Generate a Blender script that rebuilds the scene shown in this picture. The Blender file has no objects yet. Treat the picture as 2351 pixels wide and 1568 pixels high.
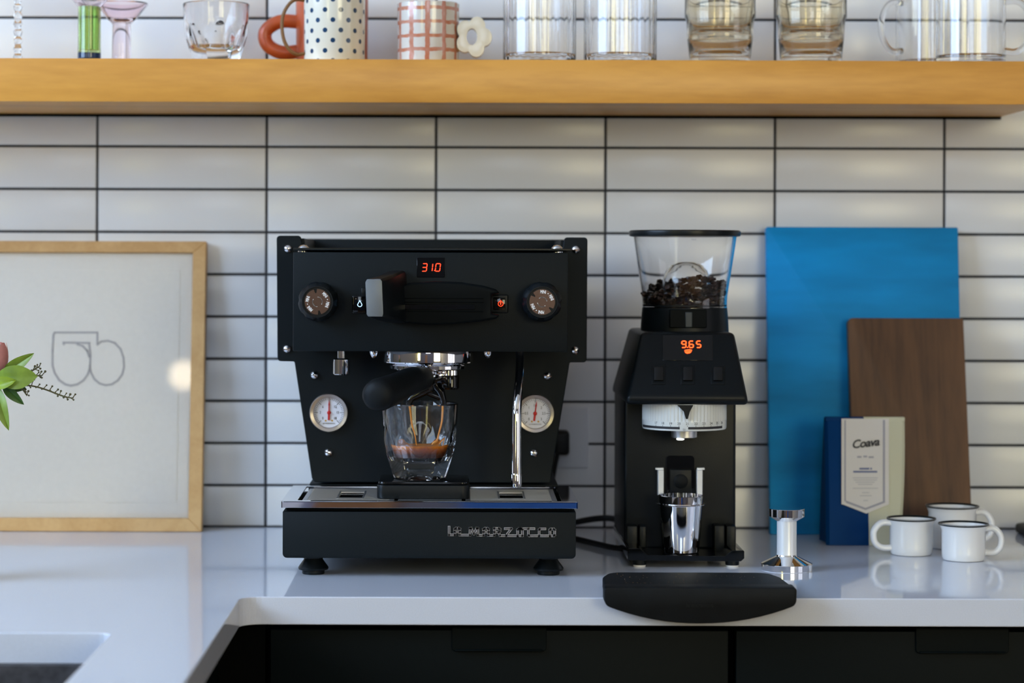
import bpy, bmesh, math, random
from mathutils import Vector, Matrix
random.seed(7)
PI = math.pi
C = bpy.context.scene.collection
sc = bpy.context.scene

# ------------------------------------------------------------------ camera
# wall (tile faces) is the plane y = 0, worktop is z = 0, the camera looks along +y
F, CX, CY, EYE, WALL, ROLL = 5320.0, 1060.0, 600.0, 0.3595, 3.13, 0.0031
cd = bpy.data.cameras.new('camera')
cam = bpy.data.objects.new('camera', cd); C.objects.link(cam)
cam.matrix_world = Matrix.Translation((0, -WALL, EYE)) @ Matrix.Rotation(PI/2, 4, 'X') @ Matrix.Rotation(ROLL, 4, 'Z')
cd.sensor_width = 36; cd.lens = F/2351*36
cd.shift_x = (1175.5-CX)/2351; cd.shift_y = (CY-784)/2351
cd.dof.use_dof = True; cd.dof.focus_distance = 2.63; cd.dof.aperture_fstop = 4.0
cd.clip_start = 0.05
sc.camera = cam

# ------------------------------------------------------------------ world, exposure, render behaviour
w = bpy.data.worlds.new('world'); sc.world = w; w.use_nodes = True
w.node_tree.nodes['Background'].inputs[0].default_value = (0.55, 0.72, 1.0, 1)
w.node_tree.nodes['Background'].inputs[1].default_value = 0.30
vs = sc.view_settings
vs.view_transform = 'Standard'; vs.look = 'None'; vs.gamma = 1.0; vs.use_curve_mapping = False
vs.exposure = 0.27
cy = sc.cycles
cy.max_bounces = 14; cy.transmission_bounces = 12; cy.glossy_bounces = 6; cy.diffuse_bounces = 4
cy.transparent_max_bounces = 16; cy.sample_clamp_indirect = 5.0; cy.blur_glossy = 0.3
# strength of each window (rear left, rear middle, rear right, left wall, right wall) and of the lamp
WIN = dict(rl=6.5, rm=5.0, rr=8.0, lw=12.5, rw=1.2)
LAMP = 14.0

# ------------------------------------------------------------------ geometry helpers
def P(px, py, D):
    """point of the place that stands at depth D and is seen at (px, py) in the photograph"""
    u, v = px-CX, py-CY
    return Vector(((u+ROLL*v)*D/F, D-WALL, EYE-(v-ROLL*u)*D/F))
def s2l(c):
    c /= 255.0
    return c/12.92 if c <= .04045 else ((c+.055)/1.055)**2.4
def rgb(r, g, b): return (s2l(r), s2l(g), s2l(b), 1)

def link(name, me, parent=None):
    o = bpy.data.objects.new(name, me); C.objects.link(o)
    if parent: o.parent = parent
    return o
def thing(name, label, cat, loc, group=None, rot=(0, 0, 0)):
    o = bpy.data.objects.new(name, None); C.objects.link(o)
    o.empty_display_size = .02
    o.location = loc; o.rotation_euler = rot
    o['label'] = label; o['category'] = cat
    if group: o['group'] = group
    return o
def tag(o, label, cat, group=None):
    o['label'] = label; o['category'] = cat
    if group: o['group'] = group
    return o
def root_loc(o):
    while o.parent: o = o.parent
    return Vector(o.location)
def finish(bm, smooth=40):
    bmesh.ops.recalc_face_normals(bm, faces=bm.faces)
    me = bpy.data.meshes.new('mesh'); bm.to_mesh(me); bm.free()
    if smooth:
        me.shade_smooth(); me.set_sharp_from_angle(angle=math.radians(smooth))
    return me
def part(name, bm, m, parent=None, local=False, smooth=40, label=None):
    """one mesh object; bm is in world coordinates unless local"""
    if parent and not local:
        bmesh.ops.translate(bm, verts=bm.verts, vec=-root_loc(parent))
    me = finish(bm, smooth)
    for x in (m if isinstance(m, (list, tuple)) else [m]): me.materials.append(x)
    o = link(name, me, parent)
    if label: o['label'] = label
    return o
def single(name, bm, m, loc, label, cat, group=None, smooth=40):
    """a thing that is one mesh, origin at loc"""
    loc = Vector(loc)
    bmesh.ops.translate(bm, verts=bm.verts, vec=-loc)
    me = finish(bm, smooth); me.materials.append(m)
    o = link(name, me); o.location = loc
    return tag(o, label, cat, group)
def struct(name, bm, m, parent=None, smooth=0):
    me = finish(bm, smooth); me.materials.append(m)
    o = link(name, me, parent)
    if not parent: o['kind'] = 'structure'
    return o
def dup(root, loc, label, group=None, name=None):
    r = root.copy(); C.objects.link(r); r.location = loc; r['label'] = label
    if group: r['group'] = group
    for ch in list(root.children):
        c = ch.copy(); C.objects.link(c); c.parent = r
        for g in list(ch.children):
            d = g.copy(); C.objects.link(d); d.parent = c
    return r
def B(): return bmesh.new()
def bevel_sharp(bm, wd, seg=2, ang=30, verts=None):
    bmesh.ops.recalc_face_normals(bm, faces=bm.faces)
    es = [e for e in bm.edges if len(e.link_faces) == 2 and e.calc_face_angle(0) > math.radians(ang)
          and (verts is None or (e.verts[0] in verts and e.verts[1] in verts))]
    if es: bmesh.ops.bevel(bm, geom=es, offset=wd, segments=seg, profile=.5, affect='EDGES', clamp_overlap=True)
    return bm
def hexa(bm, pts):
    """eight points: bottom four, top four (or front four, back four)"""
    v = [bm.verts.new(p) for p in pts]
    for f in ((0, 1, 2, 3), (4, 7, 6, 5), (0, 4, 5, 1), (1, 5, 6, 2), (2, 6, 7, 3), (3, 7, 4, 0)):
        bm.faces.new([v[i] for i in f])
    return bm
def box(x0, x1, y0, y1, z0, z1, bev=0, seg=2, bm=None):
    t = B()
    hexa(t, [(x0, y0, z0), (x1, y0, z0), (x1, y1, z0), (x0, y1, z0), (x0, y0, z1), (x1, y0, z1), (x1, y1, z1), (x0, y1, z1)])
    if bev: bevel_sharp(t, bev, seg)
    return merge(bm, t)
def merge(bm, t):
    if bm is None: return t
    me = bpy.data.meshes.new('tmp'); t.to_mesh(me); t.free(); bm.from_mesh(me); bpy.data.meshes.remove(me)
    return bm
def pbox(px0, px1, py0, py1, D0, D1, bev=0, seg=2, bm=None):
    """box whose front face (depth D0) covers the pixel rectangle, reaching back to depth D1"""
    a, b = P(px0, py0, D0), P(px1, py1, D0)
    return box(a.x, b.x, D0-WALL, D1-WALL, b.z, a.z, bev, seg, bm)
def rounded(poly, r, n=4):
    out = []
    N = len(poly)
    for i in range(N):
        p0, p1, p2 = Vector(poly[i-1]), Vector(poly[i]), Vector(poly[(i+1) % N])
        rr = r[i] if isinstance(r, (list, tuple)) else r
        a, b = (p0-p1), (p2-p1)
        la, lb = a.length, b.length
        if rr <= 0 or la < 1e-9 or lb < 1e-9: out.append(tuple(p1)); continue
        a /= la; b /= lb
        ang = a.angle(b)
        if ang > 3.05: out.append(tuple(p1)); continue
        t = min(rr/math.tan(ang/2), la*.49, lb*.49); rr2 = t*math.tan(ang/2)
        c = p1+(a+b).normalized()*(rr2/math.sin(ang/2))
        s, e = p1+a*t-c, p1+b*t-c
        tot = s.angle_signed(e) if s.length > 1e-12 else 0
        for k in range(n+1):
            th = -tot*k/n
            out.append((c.x+s.x*math.cos(th)-s.y*math.sin(th), c.y+s.x*math.sin(th)+s.y*math.cos(th)))
    return out
def prism(poly, t0, t1, axis='Y', bev=0, seg=2, bm=None, holes=()):
    """2D outline pulled along an axis; axis Y: outline is (x, z); axis Z: outline is (x, y)"""
    t = B()
    f3 = (lambda p, d: (p[0], d, p[1])) if axis == 'Y' else (lambda p, d: (p[0], p[1], d)) if axis == 'Z' else (lambda p, d: (d, p[0], p[1]))
    loops = [list(poly)]+[list(h) for h in holes]
    rings = []
    for lp in loops:
        rings.append(([t.verts.new(f3(p, t0)) for p in lp], [t.verts.new(f3(p, t1)) for p in lp]))
    if not holes:
        t.faces.new(rings[0][0]); t.faces.new(rings[0][1])
    else:
        for k in (0, 1):
            es = []
            for rg in rings:
                vs_ = rg[k]
                for i in range(len(vs_)): es.append(t.edges.new((vs_[i-1], vs_[i])))
            bmesh.ops.triangle_fill(t, use_beauty=True, use_dissolve=False, edges=es)
    for a, b in rings:
        for i in range(len(a)): t.faces.new((a[i-1], a[i], b[i], b[i-1]))
    if bev: bevel_sharp(t, bev, seg, 40)
    return merge(bm, t)
def ppoly(pts, D): return [(p.x, p.z) for p in (P(a, b, D) for a, b in pts)]
def lathe(prof, cen=(0, 0, 0), axis='Z', seg=40, bm=None, lobes=None):
    """prof: (radius, height); axis Z up, axis Y: height counts towards the viewer (-y)"""
    t = B(); rings = []
    cen = Vector(cen)
    for r, h in prof:
        rg = []
        for i in range(seg):
            a = 2*PI*i/seg
            rr = r*(lobes(a, h) if lobes else 1)
            p = Vector((rr*math.cos(a), rr*math.sin(a), h)) if axis == 'Z' else Vector((rr*math.cos(a), -h, rr*math.sin(a)))
            rg.append(t.verts.new(cen+p))
        rings.append(rg)
    for a, b in zip(rings, rings[1:]):
        for i in range(seg): t.faces.new((a[i-1], a[i], b[i], b[i-1]))
    bmesh.ops.remove_doubles(t, verts=t.verts, dist=1e-6)
    return merge(bm, t)
def tube(pts, rad, seg=14, caps=True, bm=None, smooth=0):
    pts = [Vector(p) for p in pts]
    rads = list(rad) if isinstance(rad, (list, tuple)) else [rad]*len(pts)
    for _ in range(smooth):                       # Chaikin rounding of the path
        q, r2 = [pts[0]], [rads[0]]
        for i in range(len(pts)-1):
            q += [pts[i].lerp(pts[i+1], .25), pts[i].lerp(pts[i+1], .75)]
            r2 += [rads[i]*.75+rads[i+1]*.25, rads[i]*.25+rads[i+1]*.75]
        pts, rads = q+[pts[-1]], r2+[rads[-1]]
    t = B(); rings = []; up = None
    for i, p in enumerate(pts):
        d = (pts[min(i+1, len(pts)-1)]-pts[max(i-1, 0)]).normalized()
        if up is None: up = d.orthogonal().normalized()
        up = (up-d*up.dot(d)).normalized(); sd = d.cross(up)
        rings.append([t.verts.new(p+(up*math.cos(2*PI*k/seg)+sd*math.sin(2*PI*k/seg))*rads[i]) for k in range(seg)])
    for a, b in zip(rings, rings[1:]):
        for k in range(seg): t.faces.new((a[k-1], a[k], b[k], b[k-1]))
    if caps: t.faces.new(rings[0]); t.faces.new(rings[-1])
    return merge(bm, t)
def loft(rings, caps=True, bm=None, bev=0, seg=2):
    t = B()
    R = [[t.verts.new(p) for p in r] for r in rings]
    n = len(R[0])
    for a, b in zip(R, R[1:]):
        for k in range(n): t.faces.new((a[k-1], a[k], b[k], b[k-1]))
    if caps: t.faces.new(R[0]); t.faces.new(R[-1])
    if bev: bevel_sharp(t, bev, seg)
    return merge(bm, t)
FRONT = Matrix.Rotation(PI/2, 4, 'X')             # lettering laid in x-z, read from the camera side
def text(s, size, M, bm=None, ext=.0002, shear=0, bold=0, space=1.0):
    cu = bpy.data.curves.new('t', 'FONT'); cu.body = s; cu.size = size; cu.extrude = ext
    cu.align_x = 'CENTER'; cu.align_y = 'CENTER'; cu.shear = shear; cu.offset = bold; cu.resolution_u = 3; cu.space_character = space
    o = bpy.data.objects.new('t', cu); C.objects.link(o)
    dg = bpy.context.evaluated_depsgraph_get()
    me = bpy.data.meshes.new_from_object(o.evaluated_get(dg))
    bpy.data.objects.remove(o); bpy.data.curves.remove(cu)
    me.transform(M)
    if bm is None: bm = B()
    bm.from_mesh(me); bpy.data.meshes.remove(me)
    return bm
def ribbon(pts, wd, y0, y1, bm=None):
    """flat stroke along 2D (x, z) points"""
    pts = [Vector(p) for p in pts]
    if bm is None: bm = B()
    for a, b in zip(pts, pts[1:]):
        d = (b-a).normalized(); n = Vector((-d.y, d.x))*wd/2; e = d*wd/2*.92
        q = [a-e+n, a-e-n, b+e-n, b+e+n]
        hexa(bm, [(p.x, y0, p.y) for p in q]+[(p.x, y1, p.y) for p in q])
    return bm
def ring_stroke(cx, cz, r, a0, a1, wd, y0, y1, n=14, bm=None):
    return ribbon([(cx+r*math.sin(a0+(a1-a0)*i/n), cz+r*math.cos(a0+(a1-a0)*i/n)) for i in range(n+1)], wd, y0, y1, bm)
SEG = {'a': ((0, 1), (1, 1)), 'b': ((1, 1), (1, .5)), 'c': ((1, .5), (1, 0)), 'd': ((0, 0), (1, 0)), 'e': ((0, .5), (0, 0)), 'f': ((0, 1), (0, .5)), 'g': ((0, .5), (1, .5))}
DIG = {'0': 'abcdef', '1': 'bc', '3': 'abcdg', '5': 'acdfg', '6': 'acdefg', '9': 'abcdfg'}
def digit(bm, ch, x, z, wd, ht, st, M, slant=.12):
    for s in DIG[ch]:
        (x0, z0), (x1, z1) = SEG[s]
        a = Vector((x0*wd, z0*ht)); b = Vector((x1*wd, z1*ht)); d = (b-a).normalized(); g = st*.55
        a2, b2 = a+d*g, b-d*g; n = Vector((-d.y, d.x))*st/2
        tip = d*st*.4
        q = [a2-tip, a2+n, b2+n, b2+tip, b2-n, a2-n]
        q = [(x+p.x+slant*p.y, z+p.y) for p in q]
        v0 = [bm.verts.new(M @ Vector((p[0], 0, p[1]))) for p in q]; v1 = [bm.verts.new(M @ Vector((p[0], -.0004, p[1]))) for p in q]
        bm.faces.new(v0); bm.faces.new(v1)
        for i in range(6): bm.faces.new((v0[i-1], v0[i], v1[i], v1[i-1]))
    return bm

# ------------------------------------------------------------------ materials
def mat(name, col, rough=.5, metal=0, spec=.5, coat=0, trans=0, ior=1.45, emit=None, es=0, bump=None, var=None, aniso=0, coat_rough=.05):
    """col: rgba; bump = (scale, strength[, stretch xyz]); var = (scale, amount[, stretch xyz])"""
    m = bpy.data.materials.new(name); m.use_nodes = True
    nt = m.node_tree; b = nt.nodes['Principled BSDF']; L = nt.links
    b.inputs['Base Color'].default_value = col
    b.inputs['Roughness'].default_value = rough; b.inputs['Metallic'].default_value = metal
    b.inputs['Specular IOR Level'].default_value = spec; b.inputs['IOR'].default_value = ior
    b.inputs['Coat Weight'].default_value = coat; b.inputs['Coat Roughness'].default_value = coat_rough
    b.inputs['Transmission Weight'].default_value = trans
    if emit: b.inputs['Emission Color'].default_value = emit; b.inputs['Emission Strength'].default_value = es
    def noise(scale, stretch=(1, 1, 1), detail=4):
        tc = nt.nodes.new('ShaderNodeTexCoord'); mp = nt.nodes.new('ShaderNodeMapping'); no = nt.nodes.new('ShaderNodeTexNoise')
        mp.inputs['Scale'].default_value = stretch
        no.inputs['Scale'].default_value = scale; no.inputs['Detail'].default_value = detail
        L.new(tc.outputs['Object'], mp.inputs[0]); L.new(mp.outputs[0], no.inputs['Vector'])
        return no
    if var:
        no = noise(var[0], var[2] if len(var) > 2 else (1, 1, 1))
        rp = nt.nodes.new('ShaderNodeValToRGB'); e = rp.color_ramp.elements
        k = var[1]
        e[0].position = .3; e[1].position = .7
        e[0].color = tuple(c*(1-k) for c in col[:3])+(1,); e[1].color = tuple(min(1, c*(1+k)) for c in col[:3])+(1,)
        L.new(no.outputs['Fac'], rp.inputs[0]); L.new(rp.outputs[0], b.inputs['Base Color'])
    if bump:
        no = noise(bump[0], bump[2] if len(bump) > 2 else (1, 1, 1), 2)
        bp = nt.nodes.new('ShaderNodeBump'); bp.inputs['Strength'].default_value = bump[1]; bp.inputs['Distance'].default_value = .001
        L.new(no.outputs['Fac'], bp.inputs['Height']); L.new(bp.outputs[0], b.inputs['Normal'])
    return m
def wood(name, light, dark, scale=14, stretch=(.12, 1, 1), rough=.4, coat=.2, contrast=(.35, .65), rings=.5):
    m = bpy.data.materials.new(name); m.use_nodes = True
    nt = m.node_tree; b = nt.nodes['Principled BSDF']; L = nt.links
    tc = nt.nodes.new('ShaderNodeTexCoord'); mp = nt.nodes.new('ShaderNodeMapping'); mp.inputs['Scale'].default_value = stretch
    n1 = nt.nodes.new('ShaderNodeTexNoise'); n1.inputs['Scale'].default_value = scale; n1.inputs['Detail'].default_value = 6; n1.inputs['Distortion'].default_value = rings*2
    n2 = nt.nodes.new('ShaderNodeTexNoise'); n2.inputs['Scale'].default_value = scale*9; n2.inputs['Detail'].default_value = 3
    mx = nt.nodes.new('ShaderNodeMath'); mx.operation = 'MULTIPLY_ADD'; mx.inputs[1].default_value = .35
    rp = nt.nodes.new('ShaderNodeValToRGB'); e = rp.color_ramp.elements
    e[0].position, e[1].position = contrast[0]+.17, contrast[1]+.17; e[0].color = dark; e[1].color = light
    L.new(tc.outputs['Object'], mp.inputs[0]); L.new(mp.outputs[0], n1.inputs['Vector']); L.new(mp.outputs[0], n2.inputs['Vector'])
    L.new(n2.outputs['Fac'], mx.inputs[0]); L.new(n1.outputs['Fac'], mx.inputs[2]); L.new(mx.outputs[0], rp.inputs[0]); L.new(rp.outputs[0], b.inputs['Base Color'])
    b.inputs['Roughness'].default_value = rough; b.inputs['Coat Weight'].default_value = coat; b.inputs['Coat Roughness'].default_value = .2
    return m
M = dict(
    tile=mat('glazed white tile', (.74, .742, .745, 1), .25, spec=.5, bump=(14, .035)),
    grout=mat('dark grey grout', (.035, .037, .042, 1), .9, var=(60, .25)),
    quartz=mat('white quartz', (.64, .675, .76, 1), .06, spec=.5, var=(900, .04)),
    maple=wood('clear maple', (.74, .35, .060, 1), (.56, .24, .034, 1), 9, (.25, 1.6, 1.6), .36, 0, (.25, .6)),
    oak=wood('pale oak frame', (.60, .36, .145, 1), (.50, .28, .10, 1), 20, (1, 1, 1), .45, 0),
    walnut=wood('dark walnut', (.130, .060, .024, 1), (.045, .019, .008, 1), 11, (1.9, 1, .22), .6, 0, (.25, .65), .8),
    blue=mat('blue stained board', (.003, .24, .56, 1), .5, spec=.2, var=(7, .28, (.5, 1, 2.2)), bump=(120, .08, (.2, 1, 3))),
    black=mat('black powder coat', (.0022, .0052, .0074, 1), .5, spec=.19, bump=(1500, .22)),
    blacktop=mat('satin black paint', (.003, .005, .006, 1), .33, spec=.3),
    plastic=mat('black moulded plastic', (.0024, .0044, .0060, 1), .40, spec=.26, bump=(700, .10)),
    deepblack=mat('dull black lever cap', (.0012, .0026, .0034, 1), .5, spec=.10),
    rubber=mat('black rubber', (.0026, .0040, .0052, 1), .55, spec=.22, bump=(900, .2), var=(40, .3)),
    gloss=mat('glossy black', (.003, .0035, .004, 1), .07, spec=.5),
    chrome=mat('chrome', (.86, .86, .88, 1), .05, 1),
    steel=mat('brushed steel', (.72, .72, .73, 1), .34, 1, bump=(300, .05, (.03, 1, 1))),
    satin=mat('satin aluminium', (.72, .74, .78, 1), .32, 1),
    darkmetal=mat('dark brown anodised metal', (.16, .10, .075, 1), .28, 1),
    litgrey=mat('lit grey lever end', (.16, .18, .20, 1), .42, .2, bump=(900, .1)),
    white=mat('white paint', (.95, .95, .95, 1), .4),
    shaft=mat('white anodised shaft', (.86, .87, .88, 1), .3, .35),
    dialface=mat('white gauge face', (.74, .74, .80, 1), .45),
    ink=mat('black ink', (.02, .02, .025, 1), .6),
    palegrey=mat('pale grey print', (.36, .36, .42, 1), .7),
    blueink=mat('slate blue print', (.14, .17, .32, 1), .7),
    pencil=mat('soft grey pencil', (.46, .46, .50, 1), .8),
    greyink=mat('soft grey print', (.50, .50, .52, 1), .7),
    gold=mat('ochre print', (.60, .33, .04, 1), .6),
    needle=mat('red needle', (.55, .010, .008, 1), .4),
    led=mat('red led', (.05, .0, .0, 1), .4, emit=(1.0, .035, .008, 1), es=3.0),
    ledo=mat('orange red led', (.05, .0, .0, 1), .4, emit=(1.0, .075, .012, 1), es=3.0),
    ledb=mat('pale blue led', (.0, .0, .05, 1), .4, emit=(.32, .62, 1.0, 1), es=2.4),
    ledw=mat('white work lamp', (.8, .8, .8, 1), .4, emit=(.95, 1.0, .93, 1), es=1.4),
    glass=mat('clear glass', (1, 1, 1, 1), 0, trans=1, ior=1.47),
    greenglass=mat('green glass', (.50, .66, .28, 1), 0, trans=1, ior=1.45),
    blueglass=mat('dark blue glass', (.02, .05, .13, 1), .03, trans=.6, ior=1.45),
    pinkglass=mat('pale pink glass', (.96, .84, .88, 1), 0, trans=1, ior=1.35),
    amber=mat('faintly amber glass', (.965, .925, .84, 1), 0, trans=1, ior=1.45),
    enamel=mat('white enamel', (.80, .80, .80, 1), .14, spec=.5, coat=.5),
    enamelrim=mat('black enamel', (.002, .005, .006, 1), .35, spec=.2),
    terracotta=mat('terracotta glaze', (.50, .085, .018, 1), .35, var=(30, .15), coat=.2),
    paper=mat('white paper', (.90, .89, .88, 1), .8, var=(200, .02)),
    label=mat('label paper', (.70, .68, .66, 1), .7),
    bean=mat('roasted coffee bean', (.030, .012, .006, 1), .38, var=(120, .5)),
    ceramic=mat('cream ceramic', (.68, .60, .45, 1), .25, coat=.3),
    brownrim=mat('brown bare clay', (.20, .095, .03, 1), .6),
    leafl=mat('light green leaf', (.175, .25, .026, 1), .42, var=(60, .25)),
    leafd=mat('deep green leaf', (.045, .11, .018, 1), .42, var=(60, .3)),
    leafy=mat('yellow green leaf', (.22, .31, .012, 1), .42, var=(60, .2)),
    petal=mat('dusty pink petal', (.56, .22, .20, 1), .55, var=(50, .2)),
    petal2=mat('cream pink petal', (.62, .40, .30, 1), .55, var=(50, .2)),
    twig=mat('brown green twig', (.085, .075, .025, 1), .7),
    plaster=mat('warm grey plaster', (.24, .22, .21, 1), .8),
    ceil=mat('white ceiling', (.62, .62, .62, 1), .8),
    lilac=mat('lilac grey plaster', (.17, .155, .17, 1), .8),
    added_blue=mat('added blue lacquer', (.02, .10, .34, 1), .4),
    bezel=mat('warm satin steel bezel', (.52, .47, .44, 1), .30, 1),
    latch=mat('dark grey latch', (.030, .040, .048, 1), .4),
    badge=mat('dark grey metal', (.20, .20, .22, 1), .3, 1),
    timber=wood('timber wall', (.40, .19, .075, 1), (.22, .09, .03, 1), 3, (1, 1, .1), .6, 0),
    floor=wood('oak floor', (.34, .18, .085, 1), (.22, .11, .05, 1), 3, (.12, 1, 1), .4, .2),
    sink=mat('charcoal composite sink', (.045, .042, .045, 1), .6, var=(70, .6), bump=(300, .2)),
    cab=mat('black cabinet lacquer', (.0010, .0030, .0034, 1), .5, spec=.10, bump=(800, .1)),
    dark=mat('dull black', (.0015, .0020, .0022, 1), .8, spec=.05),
    cord=mat('black cable', (.008, .008, .009, 1), .5),
    outlet=mat('white outlet plate', (.70, .71, .74, 1), .35),
    wax=mat('off white ribbed plastic', (.70, .72, .70, 1), .18, spec=.5, coat=.3),
)
# materials with a printed pattern or a mix of shaders
def nodes_of(name):
    m = bpy.data.materials.new(name); m.use_nodes = True
    return m, m.node_tree, m.node_tree.nodes['Principled BSDF'], m.node_tree.links
def math_node(nt, op, a, b=None, c=None):
    n = nt.nodes.new('ShaderNodeMath'); n.operation = op
    for i, v in enumerate((a, b, c)):
        if v is None: continue
        if isinstance(v, (int, float)): n.inputs[i].default_value = v
        else: nt.links.new(v, n.inputs[i])
    return n.outputs[0]
def mix_col(nt, fac, a, b):
    n = nt.nodes.new('ShaderNodeMix'); n.data_type = 'RGBA'
    if isinstance(fac, (int, float)): n.inputs[0].default_value = fac
    else: nt.links.new(fac, n.inputs[0])
    for s, v in ((6, a), (7, b)):
        if isinstance(v, tuple): n.inputs[s].default_value = v
        else: nt.links.new(v, n.inputs[s])
    return n.outputs[2]
def obj_xyz(nt):
    tc = nt.nodes.new('ShaderNodeTexCoord'); sp = nt.nodes.new('ShaderNodeSeparateXYZ')
    nt.links.new(tc.outputs['Object'], sp.inputs[0]); return sp.outputs
def m_dots():
    m, nt, b, L = nodes_of('cream glaze with blue dots')
    x, y, z = obj_xyz(nt)
    u = math_node(nt, 'MULTIPLY', math_node(nt, 'ARCTAN2', x, math_node(nt, 'MULTIPLY', y, -1)), .0385)    # arc length round the mug
    px, pz = .0200, .0256                        # column and row spacing of the two interleaved lattices
    out = None
    for k in (0, .5):
        fu = math_node(nt, 'SUBTRACT', math_node(nt, 'FRACT', math_node(nt, 'ADD', math_node(nt, 'DIVIDE', u, px), 10+k)), .5)
        fz = math_node(nt, 'SUBTRACT', math_node(nt, 'FRACT', math_node(nt, 'ADD', math_node(nt, 'DIVIDE', z, pz), 10+k)), .5)
        du = math_node(nt, 'MULTIPLY', fu, px); dz = math_node(nt, 'MULTIPLY', fz, pz)
        d = math_node(nt, 'SQRT', math_node(nt, 'ADD', math_node(nt, 'MULTIPLY', du, du), math_node(nt, 'MULTIPLY', dz, dz)))
        s = math_node(nt, 'LESS_THAN', d, .0031)
        out = s if out is None else math_node(nt, 'MAXIMUM', out, s)
    L.new(mix_col(nt, out, (.76, .72, .60, 1), (.012, .05, .12, 1)), b.inputs['Base Color'])
    b.inputs['Roughness'].default_value = .16; b.inputs['Coat Weight'].default_value = .4
    return m
def m_plaid():
    m, nt, b, L = nodes_of('brushed orange check glaze')
    x, y, z = obj_xyz(nt)
    no = nt.nodes.new('ShaderNodeTexNoise'); no.inputs['Scale'].default_value = 90
    tc = nt.nodes.new('ShaderNodeTexCoord'); L.new(tc.outputs['Object'], no.inputs['Vector'])
    wob = math_node(nt, 'MULTIPLY', math_node(nt, 'SUBTRACT', no.outputs['Fac'], .5), .22)
    u = math_node(nt, 'DIVIDE', math_node(nt, 'MULTIPLY', math_node(nt, 'ARCTAN2', x, math_node(nt, 'MULTIPLY', y, -1)), .039), .0215)
    v = math_node(nt, 'DIVIDE', z, .0175)
    lu = math_node(nt, 'LESS_THAN', math_node(nt, 'FRACT', math_node(nt, 'ADD', math_node(nt, 'ADD', u, 10.15), wob)), .28)
    lv = math_node(nt, 'LESS_THAN', math_node(nt, 'FRACT', math_node(nt, 'ADD', math_node(nt, 'ADD', v, 10.25), wob)), .26)
    f = math_node(nt, 'MULTIPLY', math_node(nt, 'MAXIMUM', lu, lv), math_node(nt, 'MULTIPLY_ADD', no.outputs['Fac'], .7, .45))
    L.new(mix_col(nt, f, (.66, .62, .56, 1), (.50, .13, .045, 1)), b.inputs['Base Color'])
    b.inputs['Roughness'].default_value = .18; b.inputs['Coat Weight'].default_value = .4
    return m
def m_bag():
    m, nt, b, L = nodes_of('bag foil, blue and cream halves')
    x, y, z = obj_xyz(nt)
    f = math_node(nt, 'MULTIPLY', math_node(nt, 'GREATER_THAN', x, .0015), math_node(nt, 'LESS_THAN', y, .0335))
    L.new(mix_col(nt, f, (.0006, .036, .150, 1), (.60, .60, .46, 1)), b.inputs['Base Color'])
    b.inputs['Roughness'].default_value = .5; b.inputs['Specular IOR Level'].default_value = .06
    return m
def m_espresso():
    m, nt, b, L = nodes_of('espresso, crema fading into dark coffee')
    x, y, z = obj_xyz(nt)
    no = nt.nodes.new('ShaderNodeTexNoise'); no.inputs['Scale'].default_value = 120; no.inputs['Detail'].default_value = 3
    tc = nt.nodes.new('ShaderNodeTexCoord'); L.new(tc.outputs['Object'], no.inputs['Vector'])
    h = math_node(nt, 'ADD', math_node(nt, 'DIVIDE', z, .0205), math_node(nt, 'MULTIPLY', math_node(nt, 'SUBTRACT', no.outputs['Fac'], .5), .35))
    rp = nt.nodes.new('ShaderNodeValToRGB'); L.new(h, rp.inputs[0]); e = rp.color_ramp.elements
    e[0].position = .48; e[0].color = (.060, .012, .001, 1); e[1].position = 1.0; e[1].color = (.62, .19, .002, 1)
    e2 = e.new(.80); e2.color = (.30, .068, .001, 1)
    L.new(rp.outputs[0], b.inputs['Base Color']); b.inputs['Roughness'].default_value = .35; b.inputs['Specular IOR Level'].default_value = .12
    return m
def m_pane():
    m, nt, b, L = nodes_of('picture glass')
    nt.nodes.remove(b)
    tr = nt.nodes.new('ShaderNodeBsdfTransparent'); gl = nt.nodes.new('ShaderNodeBsdfGlossy'); gl.inputs['Roughness'].default_value = .02
    fr = nt.nodes.new('ShaderNodeFresnel'); fr.inputs[0].default_value = 1.36
    mx = nt.nodes.new('ShaderNodeMixShader')
    L.new(fr.outputs[0], mx.inputs[0]); L.new(tr.outputs[0], mx.inputs[1]); L.new(gl.outputs[0], mx.inputs[2]); L.new(mx.outputs[0], nt.nodes['Material Output'].inputs[0])
    return m
def m_window(name, top, low, strength, scale):
    """daylit view seen through a window: sky above, foliage below"""
    m, nt, b, L = nodes_of(name)
    nt.nodes.remove(b)
    tc = nt.nodes.new('ShaderNodeTexCoord'); no = nt.nodes.new('ShaderNodeTexNoise'); no.inputs['Scale'].default_value = scale; no.inputs['Detail'].default_value = 3
    L.new(tc.outputs['Object'], no.inputs['Vector'])
    rp = nt.nodes.new('ShaderNodeValToRGB'); e = rp.color_ramp.elements; e[0].position = .42; e[1].position = .58; e[0].color = low; e[1].color = top
    L.new(no.outputs['Fac'], rp.inputs[0])
    em = nt.nodes.new('ShaderNodeEmission'); em.inputs[1].default_value = strength
    L.new(rp.outputs[0], em.inputs[0]); L.new(em.outputs[0], nt.nodes['Material Output'].inputs[0])
    return m
M.update(dots=m_dots(), plaid=m_plaid(), bag=m_bag(), espresso=m_espresso(), pane=m_pane())

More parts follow.
